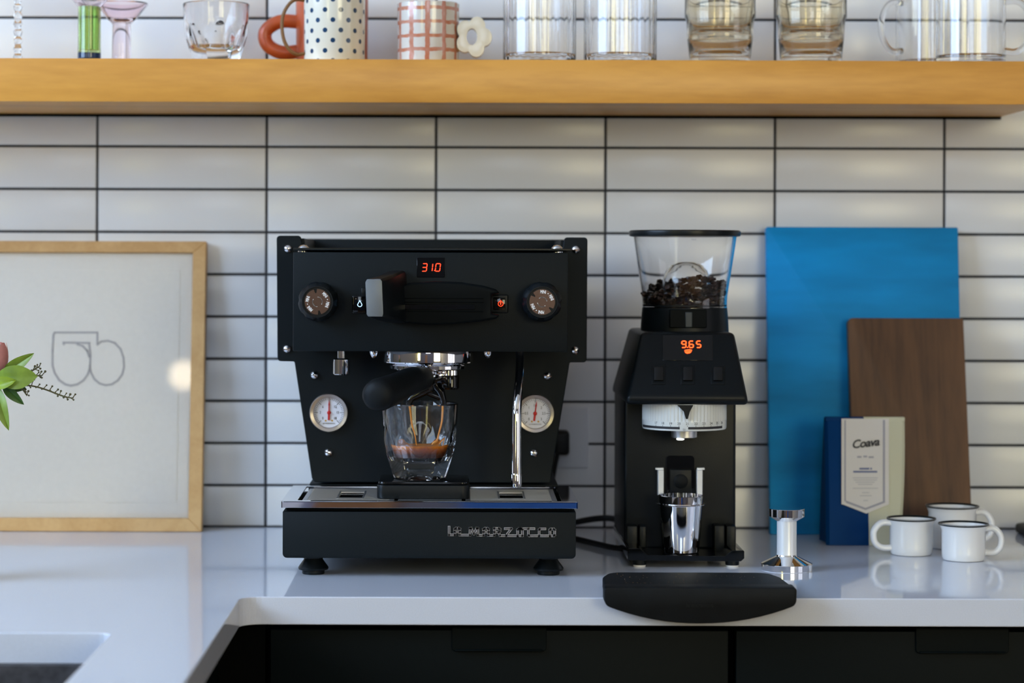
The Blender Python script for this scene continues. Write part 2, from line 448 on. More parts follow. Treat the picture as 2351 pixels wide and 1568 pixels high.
# ------------------------------------------------------------------ the room
X0, X1, Y1, ZF, ZC = -2.7, 3.1, -5.6, -.90, 2.30
struct('floor', box(X0, X1, Y1, .15, ZF-.05, ZF), M['floor'])
struct('ceiling', box(X0, X1, Y1, .15, ZC, ZC+.05), M['ceil'])
struct('wall_left', box(X0-.1, X0, Y1, .15, ZF, ZC), M['plaster'])
struct('wall_right', box(X1, X1+.1, Y1, .15, ZF, ZC), M['plaster'])
struct('wall_rear', box(X0, X1, Y1-.1, Y1, ZF, ZC), M['lilac'])
wall = struct('wall_back', box(X0, X1, .0028, .15, ZF, ZC), M['grout'])
def window(n, axis, a0, a1, z0, z1, pos, m, mullions=1):
    """frame of timber round a pane of daylight; axis 'y' = rear wall, 'x' = side wall, pos = wall plane, inward = sign"""
    inward = {'rear': 1, 'left': 1, 'right': -1}[axis]
    t, dp = .06, .05
    def bar(u0, u1, v0, v1, d0, d1, bm):
        lo, hi = sorted((pos+inward*d0, pos+inward*d1))
        return box(u0, u1, lo, hi, v0, v1, bm=bm) if axis == 'rear' else box(lo, hi, u0, u1, v0, v1, bm=bm)
    bm = B()
    for u0, u1, v0, v1 in ((a0-t, a0, z0-t, z1+t), (a1, a1+t, z0-t, z1+t), (a0, a1, z0-t, z0), (a0, a1, z1, z1+t)): bm = bar(u0, u1, v0, v1, 0, dp, bm)
    for k in range(1, mullions+1):
        u = a0+(a1-a0)*k/(mullions+1); bm = bar(u-.02, u+.02, z0, z1, 0, dp*.8, bm)
    fr = struct('window_%d' % n, bm, M['timber'])
    g = bar(a0, a1, z0, z1, .005, .012, B())
    struct('pane', g, m, fr)
window(1, 'rear', -2.6, -1.95, .2, 1.7, Y1, m_window('view, sunlit foliage', (1.0, .90, .56, 1), (.68, .62, .18, 1), WIN['rl'], 3), 0)
window(2, 'rear', -.55, .45, .85, 2.0, Y1, m_window('view, open sky', (.80, .90, 1.0, 1), (.62, .74, .95, 1), WIN['rm'], 2), 1)
window(3, 'rear', 1.3, 2.9, .15, 1.6, Y1, m_window('view, pale foliage', (1.0, .90, .66, 1), (.80, .74, .42, 1), WIN['rr'], 3), 1)
window(4, 'left', -3.0, -.7, .75, 2.2, X0, m_window('view, blue shade', (.62, .78, 1.0, 1), (.50, .70, 1.0, 1), WIN['lw'], 1), 2)
window(5, 'right', -3.0, -1.6, -.15, 1.9, X1, m_window('view, soft overcast', (.90, .92, 1.0, 1), (.85, .86, .98, 1), WIN['rw'], 1), 2)

# unseen furniture and door, added so the chrome has colours to reflect
sb = thing('added_sideboard', 'blue lacquered cabinet added across the room for the chrome tray edge to mirror', 'added_sideboard', (.21, Y1+.25, ZF))
t = box(.0, .42, Y1+.02, Y1+.45, ZF+.12, -.22, .004, 1)
part('carcass', t, M['added_blue'], sb)
for x in (.04, .38):
    for y in (Y1+.06, Y1+.41): part('leg', box(x-.02, x+.02, y-.02, y+.02, ZF, ZF+.12), M['timber'], sb)
for x0, x1 in ((.01, .205), (.215, .41)): part('door', box(x0, x1, Y1+.45, Y1+.465, ZF+.14, -.24, .002, 1), M['added_blue'], sb)
dr = struct('added_door_1', box(-.78, -.22, Y1, Y1+.04, ZF, .60), M['timber'])
# ------------------------------------------------------------------ tiled wall
TW, TX = .2289, -.4928                          # pitch and one vertical joint
rows = [.3979-.05695*k for k in range(8)]+[.3979+.0578*k for k in range(1, 10)]
rows.sort()
GAP = .0034
def tile_mesh(wd, ht):
    bm = B(); c = .0011
    L = []
    for ins, y in ((0, .0075), (0, .0010), (c*.4, .0003), (c, 0)):
        L.append([bm.verts.new((x, y, z)) for x, z in ((ins, ins), (wd-ins, ins), (wd-ins, ht-ins), (ins, ht-ins))])
    for a, b in zip(L, L[1:]):
        for k in range(4): bm.faces.new((a[k-1], a[k], b[k], b[k-1]))
    bm.faces.new(L[-1])
    me = finish(bm, 50); me.materials.append(M['tile']); return me
meshes = {}
for z0, z1 in zip(rows, rows[1:]):
    z0c = max(z0, 0.0)
    if z1 < .02: continue
    ht = round(z1-z0c-GAP, 5)
    if ht not in meshes: meshes[ht] = tile_mesh(TW-GAP, ht)
    for c in range(-3, 8):
        o = link('tile', meshes[ht], wall)
        o.location = (TX+TW*c+GAP/2, random.uniform(-.0002, .0002), z0c+GAP/2)
        o.rotation_euler = (random.uniform(-.0012, .0012), 0, random.uniform(-.0008, .0008))

struct('trim_1', box(X0, X1, .0005, .0028, rows[-1], ZC), M['plaster'])
# ------------------------------------------------------------------ worktop, sink, cabinets
EDGE = -.65; TH = .030
out = rounded([(-1.30, 0), (1.35, 0), (1.35, EDGE), (-.235, EDGE), (-.235, -1.75), (-1.30, -1.75)], [0, 0, 0, .022, 0, 0], 6)
hole = rounded([(-1.02, -.895), (-.3365, -.895), (-.3365, -1.42), (-1.02, -1.42)], .012, 4)
bm = prism(out, -TH, 0, 'Z', holes=[hole])
bevel_sharp(bm, .0012, 2, 40)
single('worktop', bm, M['quartz'], (0, 0, -TH), 'white polished quartz worktop with a sink cut-out, running below the tiles', 'worktop', smooth=0)
# sink bowl hanging under the cut-out: rim and four walls
h0 = [(-1.01, -.905), (-.3465, -.905), (-.3465, -1.41), (-1.01, -1.41)]
ho = [(-1.05, -.865), (-.3, -.865), (-.3, -1.45), (-1.05, -1.45)]
t = prism(rounded(ho, .02), -.25, -TH, 'Z', holes=[rounded(h0, .03, 5)])
box(-1.02, -.33, -1.42, -.89, -.262, -.245, bm=t)
single('sink', t, M['sink'], (-.68, -1.16, -.25), 'charcoal undermount sink below the cut-out at the lower left corner', 'sink')

def cabinet(x0, x1, label, pull_px, pull_y, seam_left=True):
    c = thing('drawer_cabinet', label, 'cabinet', ((x0+x1)/2, -.3, -.90))
    part('carcass', box(x0, x1, -.60, -.004, -.899, -TH-.001), M['dark'], c)
    yf = 2.50-WALL
    zt = P(1100, 1446.5, 2.50).z
    d = part('drawer_front', box(x0+.0042, x1-.0042, yf, -.60, zt-.30, zt, .0012), M['cab'], c)
    part('drawer_front', box(x0+.0042, x1-.0042, yf, -.60, -.82, zt-.305, .0012), M['cab'], c)
    a, b = P(pull_px[0], pull_y[0], 2.494), P(pull_px[1], pull_y[1], 2.494)
    t = prism(rounded([(a.x, a.z), (b.x, a.z), (b.x, b.z), (a.x, b.z)][::-1], [.002, .002, .004, .004][::-1], 3), yf-.0030, yf+.0005, 'Y', .0006, 1)
    box(a.x+.004, b.x-.004, yf-.0065, yf-.002, b.z+.0003, b.z+.0022, .0006, 1, t)
    box(a.x+.001, b.x-.001, yf-.003, -.60, a.z-.0012, a.z, bm=t)
    part('pull', t, M['cab'], d)
    return c
xs = P(1681, 1500, 2.5).x; xl = P(620, 1500, 2.5).x
cabinet(xl-.004, xs, 'black drawer cabinet under the espresso machine, edge pull in its middle', (1037, 1255), (1442.5, 1497))
cabinet(xs, xs+.499, 'black drawer cabinet in the lower right corner, under the white mugs', (2104, 2318), (1444, 1502))
cabinet(xs+.4995, xs+.999, 'black drawer cabinet at the far right end, beyond the one under the mugs', (3166, 3380), (1447, 1505))
c = thing('corner_cabinet', 'plain black cabinet side under the arm of the worktop, left of the drawers', 'cabinet', (-.75, -1.2, -.90))
part('carcass', box(-1.28, -.262, -.86, -.004, -.899, -TH-.001), M['cab'], c)
part('side_panel', box(-.30, -.262, -1.73, -.862, -.899, -TH-.001), M['cab'], c)
part('side_panel', box(-1.28, -1.10, -1.73, -.862, -.899, -TH-.001), M['cab'], c)
part('filler_strip', box(-.262, xl-.006, -.622, -.58, -.899, -TH-.001), M['dark'], c)

# ------------------------------------------------------------------ wooden shelf
SZ0, SZ1, SYF, SXR = .5568, .6109, 2.885-WALL, .7272
sh = thing('wall_shelf', 'thick honey coloured maple shelf on the tiled wall, holding the glassware', 'shelf', (0, SYF/2, SZ0))
part('plank', box(-1.25, SXR, SYF, -.0008, SZ0, SZ1, .0012), M['maple'], sh)
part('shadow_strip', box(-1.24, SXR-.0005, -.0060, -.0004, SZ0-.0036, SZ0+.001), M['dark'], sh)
# ------------------------------------------------------------------ espresso machine
DP, DPL, DT = 2.66, 2.82, 2.635                 # depth of control panel, front plate, drip tray
PX = DT/F                                       # metres per photo pixel about here
mloc = Vector((P(985, 1300, 2.80).x, 2.82-WALL, 0))
ma = thing('espresso_machine', 'matt black espresso machine with two gauges and chrome group, in the middle of the worktop', 'coffee machine', mloc)
# front plate with wings, body behind
pl = ppoly([(635, 541), (690, 541), (697, 580), (1290, 582), (1296, 545), (1349, 545), (1347, 832), (1308, 832), (1267, 1083), (1264, 1109), (722, 1107), (716, 1098), (676, 830), (637, 829)], DPL)
rr = [.004, .004, .004, .004, .004, .004, .004, .002, .02, .003, .004, .004, .002, .004]
part('front_plate', prism(rounded(pl[::-1], rr[::-1]), DPL-WALL, DPL-WALL+.004, 'Y', .0008, 1), M['black'], ma)
ctr = Vector((sum(p[0] for p in pl)/len(pl), sum(p[1] for p in pl)/len(pl)))
body = [(ctr.x+(p[0]-ctr.x)*.975, ctr.y+(p[1]-ctr.y)*.975) for p in pl]
t = prism(body, DPL-WALL+.0041, -.075, 'Y')
a, b = P(717, 1097, 2.90), P(1277, 1097, 2.90)
box(a.x, b.x, DPL-WALL+.0045, -.07, .021, a.z, .003, bm=t)
part('body', t, M['black'], ma)
# cup tray and rail on the roof
a, b = P(690, 570, 2.80), P(1302, 570, 2.80)
part('cup_tray', box(a.x, b.x, 2.68-WALL, -.08, a.z-.0032, a.z, .0008), M['blacktop'], ma)
za, zb = P(990, 549, 3.02).z, a.z
a2, b2 = P(703, 549, 3.02), P(1296, 549, 3.02)
t = box(a2.x, b2.x, 3.02-WALL, 3.024-WALL, zb-.012, za, .001)
for s, x in ((-1, a2.x), (1, b2.x)):
    q = [(2.845-WALL, zb-.01), (3.022-WALL, zb-.01), (3.022-WALL, za-.0006), (2.95-WALL, za-.0012), (2.87-WALL, zb+.002)]
    prism(q, x-.0015, x+.0015, 'X', bm=t)
part('cup_rail', t, M['black'], ma)
for px in (697, 1279):
    p = P(px, 572, 2.72)
    part('top_screw', lathe([(0, .0052), (.0035, .0046), (.0062, .002), (.0066, 0), (.0066, -.004), (0, -.004)], p, 'Z', 20), M['chrome'], ma)
# control panel box with its lid
pan = pbox(673, 1303, 578.5, 808, DP, DPL, .0012, 2)
panel = part('control_panel', pan, M['black'], ma)
part('panel_lid', pbox(675, 1301, 572.5, 576.2, DP+.001, DPL, .0008, 1), M['black'], ma)
d = part('display', pbox(957, 1021, 591, 637, DP-.0006, DP+.002, .0004, 1), M['gloss'], panel)
t = B()
S = DP/F
for ch, px in (('3', 968.6), ('1', 981.6), ('0', 999.2)):
    p = P(px, 622.6, DP-.0007); digit(t, ch, 0, 0, 10.2*S, 17.4*S, 2.1*S, Matrix.Translation(p))
p = P(996.6, 622.0, DP-.0007); box(p.x, p.x+2.0*S, p.y-.0004, p.y, p.z, p.z+2.0*S, bm=t)
part('digits', t, M['led'], panel, smooth=0)
# push buttons with lit symbols
bl = part('button', pbox(808, 841, 678, 720, DP-.003, DP+.001, .0018, 3), M['gloss'], ma)
c0 = P(826, 699, DP-.0034)
pts = []
for i in range(25):
    a = 2*PI*i/24; r = 5.0*S
    x = r*math.sin(a)*(.92 if math.cos(a) > 0 else 1); z = r*math.cos(a)
    if math.cos(a) > 0: x *= (1-math.cos(a))**.55*1.05; z = z*1.0+math.cos(a)**1.6*4.2*S
    pts.append((c0.x+x, c0.z+z))
part('water_symbol', ribbon(pts, 1.5*S, c0.y-.0003, c0.y+.0002), M['ledb'], bl, smooth=0)
t = pbox(1116, 1167, 676, 719, DP-.0025, DP+.001, .002, 3)
br = part('button', t, M['plastic'], ma)
part('button_face', pbox(1132, 1161, 682, 712, DP-.0034, DP-.001, .0012, 2), M['gloss'], br)
c0 = P(1149.5, 697.5, DP-.0037)
t = ring_stroke(c0.x, c0.z, 5.6*S, .5, 2*PI-.5, 1.4*S, c0.y-.0003, c0.y+.0002, 20)
ribbon([(c0.x, c0.z-1*S), (c0.x, c0.z+7*S)], 2.6*S, c0.y-.0003, c0.y+.0002, t)
part('power_symbol', t, M['led'], br, smooth=0)
# brew lever: lens shaped cap, slot, bent paddle
lens = [(884, 690), (893, 672), (910, 658), (940, 650), (1000, 645.5), (1060, 648), (1110, 656), (1138, 664), (1148, 673), (1128, 676), (1128, 720), (1148, 723), (1138, 732), (1100, 738), (1040, 744), (980, 745.5), (930, 741), (900, 731), (886, 712)]
cap = part('lever_cap', prism(ppoly(lens, 2.642)[::-1], 2.632-WALL, DP-WALL, 'Y', .006, 3), M['deepblack'], ma)
t = pbox(918, 1090, 699, 711, 2.6312, 2.634, .0004, 1)
part('lever_slot', t, M['gloss'], cap)
t = B()
for y0, y1 in ((684, 686), (693, 695), (714, 716)): pbox(922, 1110, y0, y1, 2.6308, 2.634, .0003, 1, t)
part('lever_ridge', t, M['deepblack'], cap)
def quad(px, D): return [P(a, b, D) for a, b in px]
r1 = quad([(839, 648), (843, 641), (873, 640.5), (877, 646), (880, 720), (878, 727), (846, 727), (842, 722)], 2.570)
r0 = quad([(839, 648), (843, 641), (873, 640.5), (877, 646), (880, 720), (878, 727), (846, 727), (842, 722)], 2.5705)
r2 = quad([(863, 641), (868, 634), (900, 631), (905, 637), (908, 728), (905, 735), (872, 737), (868, 730)], 2.600)
r3 = quad([(888, 628), (893, 622), (925, 621), (930, 625), (936, 735), (930, 741), (896, 742), (890, 736)], 2.638)
r4 = quad([(890, 630), (895, 624), (928, 622), (933, 630), (937, 730), (930, 738), (898, 740), (892, 734)], DP-.001)
pd = part('paddle', loft([r0, r2, r3, r4], True, bev=.0008), M['plastic'], ma)
rf = [p+Vector((0, -.0014, 0)) for p in r1]
part('paddle_lit_face', loft([rf, r0], True, bev=.0006), M['litgrey'], pd, label='lit end of the black lever, coloured grey for the light on it')  # front end of the black paddle, its lit look put into the grey
part('paddle_pin', pbox(828, 843, 660, 682, 2.62, DP, .002, 2), M['plastic'], ma)
# knobs
def knob(px, py, turn):
    S = 2.63/F
    p = P(px, py, DP)
    lob = lambda a, h: 1-.045*max(0, math.cos(8*a+.6))**2 if h < .024 else 1
    k = part('knob', lathe([(0, 0), (40*S, 0), (46*S, .003), (46.5*S, .012), (45*S, .020), (40*S, .0235), (36*S, .0262), (34*S, .0262), (33.5*S, .0245), (0, .0245)], p, 'Y', 96, lobes=lob), M['plastic'], ma)
    # face disc with two notches
    f = Vector((p.x, p.y-.0246, p.z)); R = 29.5*S
    out = []
    for i in range(96):
        a = 2*PI*i/96; da = min(abs((a+PI/2) % PI-PI/2), PI)
        r = R if da > .13 else R-9*S
        out.append((r*math.sin(a), r*math.cos(a)))
    Mt = Matrix.Translation(f) @ Matrix.Rotation(math.radians(turn), 4, 'Y')
    t = prism(out, -.0009, 0, 'Y'); bmesh.ops.transform(t, matrix=Mt, verts=t.verts)
    part('knob_face', t, M['darkmetal'], k, label='brown metal disc with white lettering')
    t = B()
    for a in (57, 116, 237, 296):
        text('MINI', 10.6*S, Mt @ Matrix.Rotation(math.radians(a), 4, 'Y') @ Matrix.Translation((0, -.0010, 23*S)) @ FRONT @ Matrix.Diagonal((.62, 1.0, 1, 1)), t, bold=.00010)
    for a in (87, 267):
        th = math.radians(a); u = B(); box(-1.1*S, 1.1*S, -.0012, -.0009, -1.1*S, 1.1*S, bm=u)
        bmesh.ops.transform(u, matrix=Mt @ Matrix.Translation((23.5*S*math.sin(th), 0, 23.5*S*math.cos(th))), verts=u.verts); merge(t, u)
    for a0 in (.25, .25+PI):
        u = ring_stroke(0, 0, 11*S, a0, a0+2.0, 1.5*S, -.0012, -.0009, 14)
        bmesh.ops.transform(u, matrix=Mt, verts=u.verts); merge(t, u)
    part('knob_lettering', t, M['white'], k, smooth=0)
knob(732, 692, -10); knob(1243, 692.5, -52)
# domed slotted screws on the front plate
for i, (px, py) in enumerate(((661, 571), (659, 801), (1322, 573), (1321, 804), (722, 861), (1257, 863), (754, 1039), (1226, 1040))):
    p = P(px, py, DPL); r = 10.2*DPL/F
    t = lathe([(r, 0), (r*.98, .0008), (r*.86, .0024), (r*.6, .0040), (r*.3, .0048), (0, .0050)], p, 'Y', 24)
    sc_ = part('screw', t, M['chrome'], ma)
    u = box(-r*.86, r*.86, -.0052, -.0036, -r*.10, r*.10)
    bmesh.ops.transform(u, matrix=Matrix.Translation(p) @ Matrix.Rotation((.9, -.3, 0, 1.3, .6, .1, .5, 1.0)[i], 4, 'Y'), verts=u.verts)
    part('screw_slot', u, M['darkmetal'], sc_)
# pressure gauges
def gauge(px, py, nums, needle, small):
    p = P(px, py, DPL); S = DPL/F
    g = part('gauge', lathe([(44*S, 0), (44.5*S, .0050), (44*S, .0064), (42.5*S, .0072), (36*S, .0062), (34.6*S, .0050), (34*S, .002), (34*S, 0)], p, 'Y', 64), M['bezel'], ma)
    part('gauge_face', lathe([(34.2*S, .0016), (0, .0016)], p, 'Y', 48), M['dialface'], g)
    t = B(); y = p.y-.0018
    n = len(nums)
    tot = math.radians(270)
    for k in range(6*(n-1)+1):
        a = -tot/2+tot*k/(6*(n-1)); L = 7 if k % 6 == 0 else 3.6
        u = ribbon([(math.sin(a)*(33-L)*S, math.cos(a)*(33-L)*S), (math.sin(a)*33*S, math.cos(a)*33*S)], (1.15 if k % 6 == 0 else .8)*S, -.0002, 0)
        bmesh.ops.translate(u, verts=u.verts, vec=(p.x, y, p.z)); merge(t, u)
    for k, s in enumerate(nums):
        if not s: continue
        a = -tot/2+tot*k/(n-1)
        text(s, 8.6*S, Matrix.Translation((p.x+math.sin(a)*20*S, y, p.z+math.cos(a)*18.5*S)) @ FRONT @ Matrix.Diagonal((.8, 1, 1, 1)), t, ext=.0001)
    text('LA MARZOCCO', 4.0*S, Matrix.Translation((p.x, y, p.z-25*S)) @ FRONT, t, ext=.0001)
    part('gauge_scale', t, M['ink'], g, smooth=0)
    t = B()
    for s in (-1, 1): lathe([(2.1*S, 0), (2.1*S, .0002), (0, .0002)], (p.x+s*7.4*S, y, p.z-18.5*S), 'Y', 12, t)
    part('gauge_dot', t, M['gold'], g)
    t = B()
    ribbon([(0, -15*S), (0, 0)], 4.6*S, -.0030, -.0022, t); ribbon([(0, 0), (0, 17*S)], 2.6*S, -.0030, -.0022, t)
    loft([[(-2.1*S, -.0030, 17*S), (2.1*S, -.0030, 17*S), (0, -.0030, 30*S)], [(-2.1*S, -.0022, 17*S), (2.1*S, -.0022, 17*S), (0, -.0022, 30*S)]], True, t)
    lathe([(4.4*S, .0018), (4.4*S, .0034), (3*S, .0040), (0, .0040)], (0, 0, 0), 'Y', 20, t)
    bmesh.ops.transform(t, matrix=Matrix.Translation((p.x, p.y, p.z)) @ Matrix.Rotation(math.radians(needle), 4, 'Y'), verts=t.verts)
    part('gauge_needle', t, M['needle'], g)
gauge(755.5, 947, ['0', '3', '6', '', '12', '15', '18'], 1, True)
gauge(1228.5, 949, ['0', '0.5', '1', '1.5', '2', '2.5', '3'], 7, True)
# group head: chrome rings under the panel
gc = P(984, 830, 2.735); gx, gy = gc.x, gc.y
zz = lambda py: P(984, py, 2.735).z
part('group_head', lathe([(0, zz(804)), (.0536, zz(804)), (.0540, zz(812)), (.0540, zz(829)), (.0532, zz(831.5)), (.0510, zz(833)), (.0440, zz(833.5)), (.0430, zz(837)), (0, zz(837))], (gx, gy, 0), 'Z', 64), M['chrome'], ma, smooth=22)
for px in (858, 1120):
    p = P(px, 808, 2.72)
    part('acorn_bolt', lathe([(0, -.0075), (.0018, -.007), (.0036, -.0045), (.0050, -.001), (.0052, .004), (0, .004)], p, 'Z', 18), M['chrome'], ma)
# hot water spout, steam wand
p = P(784, 812, 2.745); S = 2.745/F
part('water_spout', lathe([(0, .006), (9.5*S, .006), (9.5*S, -10*S), (16*S, -11*S), (19*S, -13*S), (19.2*S, -46*S), (17.5*S, -48*S), (15.5*S, -48*S), (15*S, -40*S), (0, -40*S)], p, 'Z', 40), M['chrome'], ma)
st = [P(1194, 800, 2.745), P(1194, 828, 2.740), P(1193, 865, 2.715), P(1189, 905, 2.695), P(1186, 945, 2.688), P(1186.5, 1000, 2.686), P(1186, 1090, 2.684)]
wand = part('steam_wand', tube(st, [.0050, .0050, .0051, .0053, .0055, .0056, .0057], 20, True, smooth=2), M['chrome'], ma)
part('steam_tip', tube([P(1186, 1087, 2.684), P(1186, 1090, 2.684), P(1186, 1116, 2.684), P(1186, 1119, 2.684)], [.0060, .0064, .0062, .0054], 20), M['chrome'], wand, smooth=20)
# drip tray: box, chrome flange, recess, two steel grates
a, b = P(649, 1160, DT), P(1322, 1283, DT)
zt = P(985, 1151, DT).z
yb = 2.818-WALL
prof = rounded([(a.x, b.z), (b.x, b.z), (b.x, zt-.012), (a.x, zt-.012)], [.005, .005, .0008, .0008], 4)
part('drip_box', prism(prof, DT-WALL, yb+.05, 'Y', .0009, 2), M['black'], ma)
fx0, fx1 = P(645.5, 1150, DT-.002).x, P(1326.5, 1150, DT-.002).x
y0 = DT-.002-WALL
outl = rounded([(fx0, y0), (fx1, y0), (fx1, yb), (fx0, yb)], .0025, 3)
inl = rounded([(fx0+.018, y0+.010), (fx1-.018, y0+.010), (fx1-.018, yb-.012), (fx0+.018, yb-.012)], .003, 3)
t = prism(outl, zt-.0015, zt, 'Z', .0004, 1, holes=[inl])
box(fx0, fx1, y0, y0+.0012, zt-.0078, zt-.0004, .0004, 1, t)
for x in (fx0, fx1-.0012): box(x, x+.0012, y0, yb, zt-.0078, zt-.0004, bm=t)
part('tray_flange', t, M['chrome'], ma)
part('tray_recess', box(fx0+.006, fx1-.006, y0+.004, yb, zt-.011, zt-.0085), M['dark'], ma)
ix0, ix1, iy0, iy1 = fx0+.022, fx1-.022, y0+.013, yb-.016
def grate(x0, x1):
    zc = zt-.0015
    g = part('grate', box(x0, x1, iy0, iy0+.010, zc-.002, zc, .0004, 1, box(x0, x1, iy1-.010, iy1, zc-.002, zc, .0004, 1, box(x0, x0+.006, iy0, iy1, zc-.002, zc, .0004, 1, box(x1-.006, x1, iy0, iy1, zc-.002, zc, .0004, 1)))), M['steel'], ma)
    n = 22
    s0 = None
    for k in range(n):
        y = iy0+.011+(iy1-iy0-.022)*k/(n-1)
        u = (x1-x0)
        spans = [(x0+.005, x1-.005)] if not (6 <= k <= 15) else [(x0+.005, x0+u*.36), (x0+u*.66, x1-.005)]
        for q0, q1 in spans: part('slat', box(q0, q1, y-.0021, y+.0021, zc-.0016, zc-.0002), M['steel'], g, smooth=0)
    for yy in (.40, .62): part('slat', box(x0+u*.38, x0+u*.64, iy0+(iy1-iy0)*yy-.001, iy0+(iy1-iy0)*yy+.001, zc-.0035, zc-.0018), M['chrome'], g, smooth=0)
    lip = box(x0+u*.36, x0+u*.38, iy0+.032, iy1-.032, zc-.0022, zc, bm=box(x0+u*.64, x0+u*.66, iy0+.032, iy1-.032, zc-.0022, zc))
    part('grate_cross_bar', lip, M['steel'], g, smooth=0)
third = (ix1-ix0)
grate(ix0, ix0+third*.36); grate(ix1-third*.36, ix1)
part('centre_grate', box(ix0+third*.375, ix1-third*.375, iy0, iy1, zt-.0035, zt-.0015, .0005, 1), M['steel'], ma)
# raised badge: outlined linked lettering
S8 = 1/8.396
def bp(x, y):
    p = P(1015+x*S8, 1190+y*S8, DT); return (p.x, p.z)
strokes = [[(135, 165), (135, 317), (245, 317)], [(245, 317), (245, 205), (268, 188), (320, 188), (342, 205), (342, 317)], [(245, 258), (342, 258)],
 [(342, 320), (537, 322)], [(537, 322), (537, 190), (560, 190), (612, 300), (666, 190), (690, 190), (690, 325)], [(690, 325), (800, 325)],
 [(800, 325), (800, 208), (825, 192), (873, 192), (895, 208), (895, 325)], [(800, 262), (895, 262)], [(895, 326), (1005, 326)],
 [(1005, 326), (1005, 192), (1093, 192), (1114, 208), (1114, 245), (1093, 264), (1005, 264)], [(1085, 264), (1116, 328)], [(1116, 330), (1240, 330)],
 [(1215, 197), (1335, 197), (1238, 328)], [(1235, 331), (1455, 333)], [(1545, 333), (1455, 333), (1455, 218), (1475, 198), (1530, 198), (1548, 218), (1548, 333)], [(1475, 198), (1772, 198)],
 [(1662, 200), (1662, 320), (1680, 334), (1870, 334)], [(1870, 334), (1870, 218), (1885, 202), (1985, 202)], [(1870, 335), (2078, 335)],
 [(2078, 335), (2078, 222), (2096, 205), (2150, 205), (2170, 222), (2170, 320), (2152, 335), (2078, 335)]]
t, u = B(), B()
for s in strokes:
    q = [bp(*p) for p in s]
    ribbon(q, 46*S8*PX, DT-WALL-.0009, DT-WALL+.0002, t); ribbon(q, 27*S8*PX, DT-WALL-.0011, DT-WALL, u)
bd = part('badge', t, M['satin'], ma, smooth=0)
part('badge_inlay', u, M['badge'], bd, smooth=0)
# conical feet
for px, D in ((719.5, 2.665), (1259, 2.665), (738, 3.0), (1240, 3.0)):
    x = P(px, 1300, 2.665).x; S = 2.665/F; zb = b.z
    f = part('foot', lathe([(0, 0), (25*S, 0), (26*S, .0012), (26*S, .0040), (34*S, .0052), (35*S, .0072), (33*S, .0090), (22*S, .0165), (20*S, .0205), (20*S, zb+.002), (0, zb+.002)], (x, D-WALL, 0), 'Z', 40), M['plastic'], ma)
    part('foot_nut', lathe([(0, .0185), (29*S, .0185), (30*S, .0195), (30*S, zb+.001), (0, zb+.001)], (x, D-WALL, 0), 'Z', 6), M['plastic'], f)

# ------------------------------------------------------------------ portafilter locked into the group
pfz = zz(850)
pf = thing('portafilter', 'chrome portafilter with black handle and twin spouts, locked under the group', 'portafilter', (gx, gy, pfz))
part('basket_holder', lathe([(0, zz(838.5)), (.0455, zz(836)), (.0464, zz(838)), (.0464, zz(845)), (.0452, zz(847.5)), (.0380, zz(848.5)), (.0365, zz(850)), (.0360, zz(858)), (.0330, zz(865)), (.022, zz(870)), (0, zz(872))], (gx, gy, 0), 'Z', 64), M['chrome'], pf, smooth=22)
part('neck', tube([Vector((gx, gy, zz(860))), P(1008, 862, 2.712), P(985, 866, 2.69), P(966, 872, 2.668)], [.012, .0105, .0095, .0092], 20, smooth=1), M['chrome'], pf)
hp = [P(974, 868, 2.674), P(972, 868, 2.672), P(960, 870.5, 2.655), P(948, 873, 2.640), P(934, 878, 2.626), P(918, 886, 2.610), P(893, 897.5, 2.585), P(872, 905.5, 2.556), P(866, 907.5, 2.547), P(863.5, 908.4, 2.5425), P(862.5, 908.7, 2.541)]
part('handle', tube(hp, [.0105, .0128, .0143, .0154, .0158, .0160, .0176, .0184, .0172, .0130, .0060], 28), M['rubber'], pf)
part('handle_collar', tube([P(980, 866, 2.682), P(973, 868.5, 2.673)], [.0112, .0125], 24), M['gloss'], pf)
t = lathe([(0, zz(858)), (.0098, zz(858)), (.0105, zz(861)), (.0105, zz(887)), (.0085, zz(891)), (0, zz(891))], (P(1034, 870, 2.712).x, 2.712-WALL, 0), 'Z', 28)
part('spout_screw', t, M['gloss'], pf)
part('spout_boss', lathe([(0, zz(846)), (.0100, zz(846)), (.0104, zz(858.5)), (0, zz(858.5))], (P(1034, 870, 2.712).x, 2.712-WALL, 0), 'Z', 28), M['chrome'], pf)
t = tube([P(992, 868, 2.725), P(992, 884, 2.725), P(985, 893, 2.725)], [.0085, .0070, .006], 16)
tube([P(1000, 884, 2.725), P(1012, 900, 2.725), P(1018, 922, 2.725), P(1018, 935, 2.725)], [.0062, .0050, .0042, .0030], 14, bm=t)
tube([P(990, 890, 2.725), P(965, 903, 2.725), P(945, 913, 2.725), P(939, 924, 2.725), P(938.5, 935, 2.725)], [.0062, .0052, .0046, .0042, .0030], 14, bm=t)
tube([P(940, 918, 2.725), P(978, 900, 2.725), P(1015, 915, 2.725)], [.0036, .0040, .0036], 12, bm=t)
part('twin_spout', t, M['gloss'], pf)

